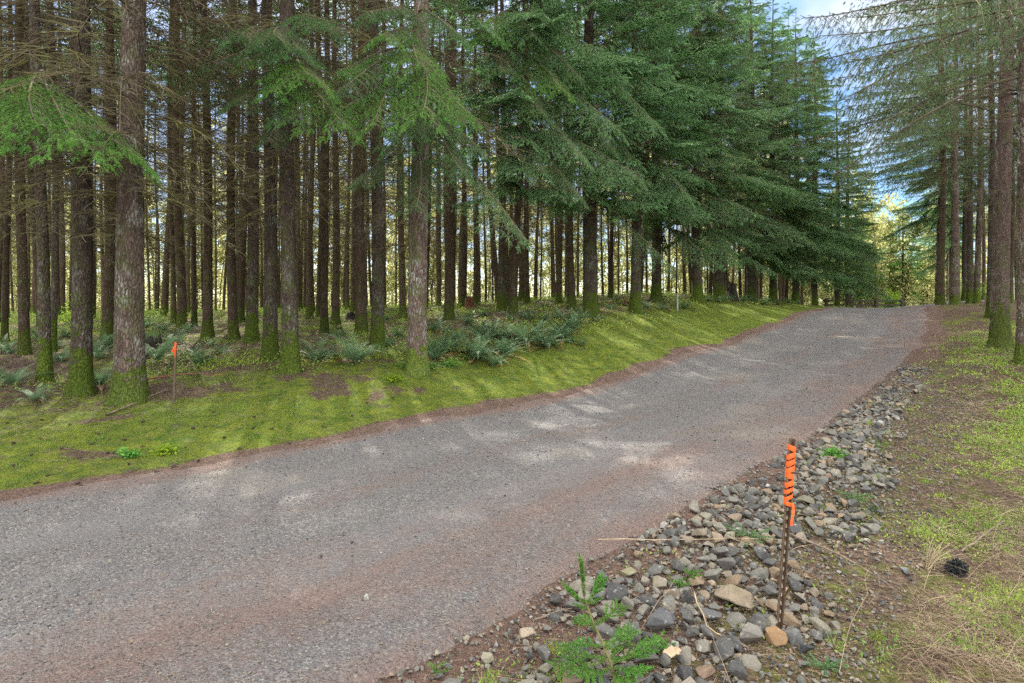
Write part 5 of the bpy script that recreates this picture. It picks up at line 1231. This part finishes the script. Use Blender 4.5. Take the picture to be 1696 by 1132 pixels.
def tuft(px, py, n, L, mat, label, name, cat, lean=(.5, -.1), w_=.0035, seed=1):
    x, y, z = hit(px, py); rg = np.random.default_rng(seed); K = np.linspace(0, 1, 5)[None, :, None]; D = rg.normal(0, .30, (n, 1, 3)) + np.array([lean[0], lean[1], 1.]); L_ = L * rg.uniform(.4, 1.1, (n, 1, 1))
    P = rg.normal(0, .02, (n, 1, 3)) * [1, 1, 0] + unit(D) * L_ * K + np.array([lean[0], lean[1], -.6]) * L_ * .35 * K ** 2; v, f = tubes(P, w_ * np.linspace(1, .3, 5)[None] * np.ones((n, 1)), 3)
    acc = Acc(); acc.add(v, f); tag(inst(name, acc.mesh(name, M[mat]), None, (x, y, z)), label, cat)
tuft(1535, 940, 22, .30, 'straw', 'tuft of long bleached straw left of the black clump', 'straw_tuft', 'grass tuft', (.45, 0), .003, 1)
tuft(1320, 960, 30, .16, 'straw', 'pale straw tuft just right of the middle of the near post', 'straw_tuft', 'grass tuft', (.2, -.2), .0022, 2)
tuft(1225, 1010, 16, .16, 'straw', 'dry stalks poking out right of the largest rock', 'straw_tuft', 'grass tuft', (.5, -.2), .0022, 3)
tuft(1450, 1058, 60, .06, 'sprig', 'small bright green grass tuft low in the right verge', 'grass_tuft', 'grass tuft', (0, 0), .002, 4)
tuft(1445, 848, 50, .16, 'fern', 'dark green grass tuft beside the rock strip', 'grass_tuft', 'grass tuft', (-.2, -.4), .002, 5)
tuft(1590, 742, 5, .42, 'log', 'bare upright weed stems standing in the right verge', 'weed_stem', 'weed', (.02, 0), .004, 6)
tuft(1175, 895, 3, .20, 'log', 'thin upright weed stem at the left edge of the rocks', 'weed_stem', 'weed', (0, 0), .002, 7)
tuft(1245, 800, 3, .13, 'log', 'thin weed stem at the road edge left of the orange tape', 'weed_stem', 'weed', (.1, 0), .002, 8)
# bushes
def bush(px, py, Y, w_, h_, mat, label, n=2600, seed=1, lf=.05, z=None):
    x = ray_x(px, Y); zz = G(x, Y); o = empty('bush', (x, Y, zz)); tag(o, label, 'bush'); rg = np.random.default_rng(seed); m = 14
    e = unit(rg.normal(0, 1, (m, 3)) * [1, 1, .5] + [0, 0, .8]) * [w_ / 2, w_ / 2, h_] * rg.uniform(.6, 1, (m, 1)); K = np.linspace(0, 1, 4)[None, :, None]
    v, f = tubes(e[:, None] * K + np.array([0, 0, 1]) * .15 * h_ * (K - K ** 2), np.array([[.02, .014, .009, .004]]) * np.ones((m, 1)), 4); acc = Acc(); acc.add(v, f); inst('stem', acc.mesh('stem', M['twig']), o)
    i = rg.integers(0, m, n); k = rg.uniform(.35, 1.05, (n, 1)); v, f = cards(e[i] * k + rg.normal(0, .09 * w_, (n, 3)), rg.normal(0, 1, (n, 3)), lf * rg.uniform(.6, 1.3, n), lf * .55, False, rg)
    acc = Acc(); acc.add(v, f); inst('foliage', acc.mesh('foliage', M[mat]), o)
bush(1646, 490, 23.5, 1.0, 1.15, 'leaf_lime', 'small leafy bush between the dark trunks on the right', 900, 1, .07)
bush(1477, 500, 44, 1.5, 1.9, 'leaf_lime', 'bright yellow green bush at the right end of the wooden fence', 2600, 2, .12)
bush(230, 560, 17, 1.6, .9, 'needle_bright', 'low leafy bush in the shade behind the thickest trunk', 1200, 3, .05)
bush(120, 545, 19, 1.8, .9, 'leaf_lime', 'low sunlit bush deep in the forest at the left', 1000, 4, .05)
def weed(px, py, label, s=.16, seed=1):
    x, y, z = hit(px, py); rg = np.random.default_rng(seed); n = 160; O = rg.normal(0, 1, (n, 3)) * [s * .55, s * .4, s * .25] + [0, 0, s * .4]; D = rg.normal(0, 1, (n, 3)) * [1, 1, .3]; acc = Acc()
    v, f = cards(O, D, rg.uniform(.03, .06, n), .028, False, rg); acc.add(v, f); K = np.array([0, .5, 1])[None, :, None]; v, f = tubes(O[:, None] * K, np.full((n, 3), .0012), 3); acc.add(v, f)
    tag(inst('leafy_weed', acc.mesh('leafy_weed', M['leaf_lime' if seed % 3 == 0 else 'needle_bright']), None, (x, y, z)), label, 'weed')
weed(672, 612, 'leafy green weed at the left of the foot of the mossy roadside trunk', .2, 1)
weed(712, 612, 'leafy green weed at the right of the foot of the mossy roadside trunk', .2, 2)
weed(652, 632, 'bright low weed in the moss below the mossy roadside trunk', .14, 3)
weed(745, 608, 'leafy weed under the first ferns right of the mossy roadside trunk', .2, 4)
weed(275, 752, 'bright green weed in the lawn below the far orange flagged stake', .12, 6)
weed(215, 758, 'pale green weed in the lawn near the road at the left', .12, 7)
weed(1380, 760, 'small green weed in the rock strip right of the tape', .14, 8)
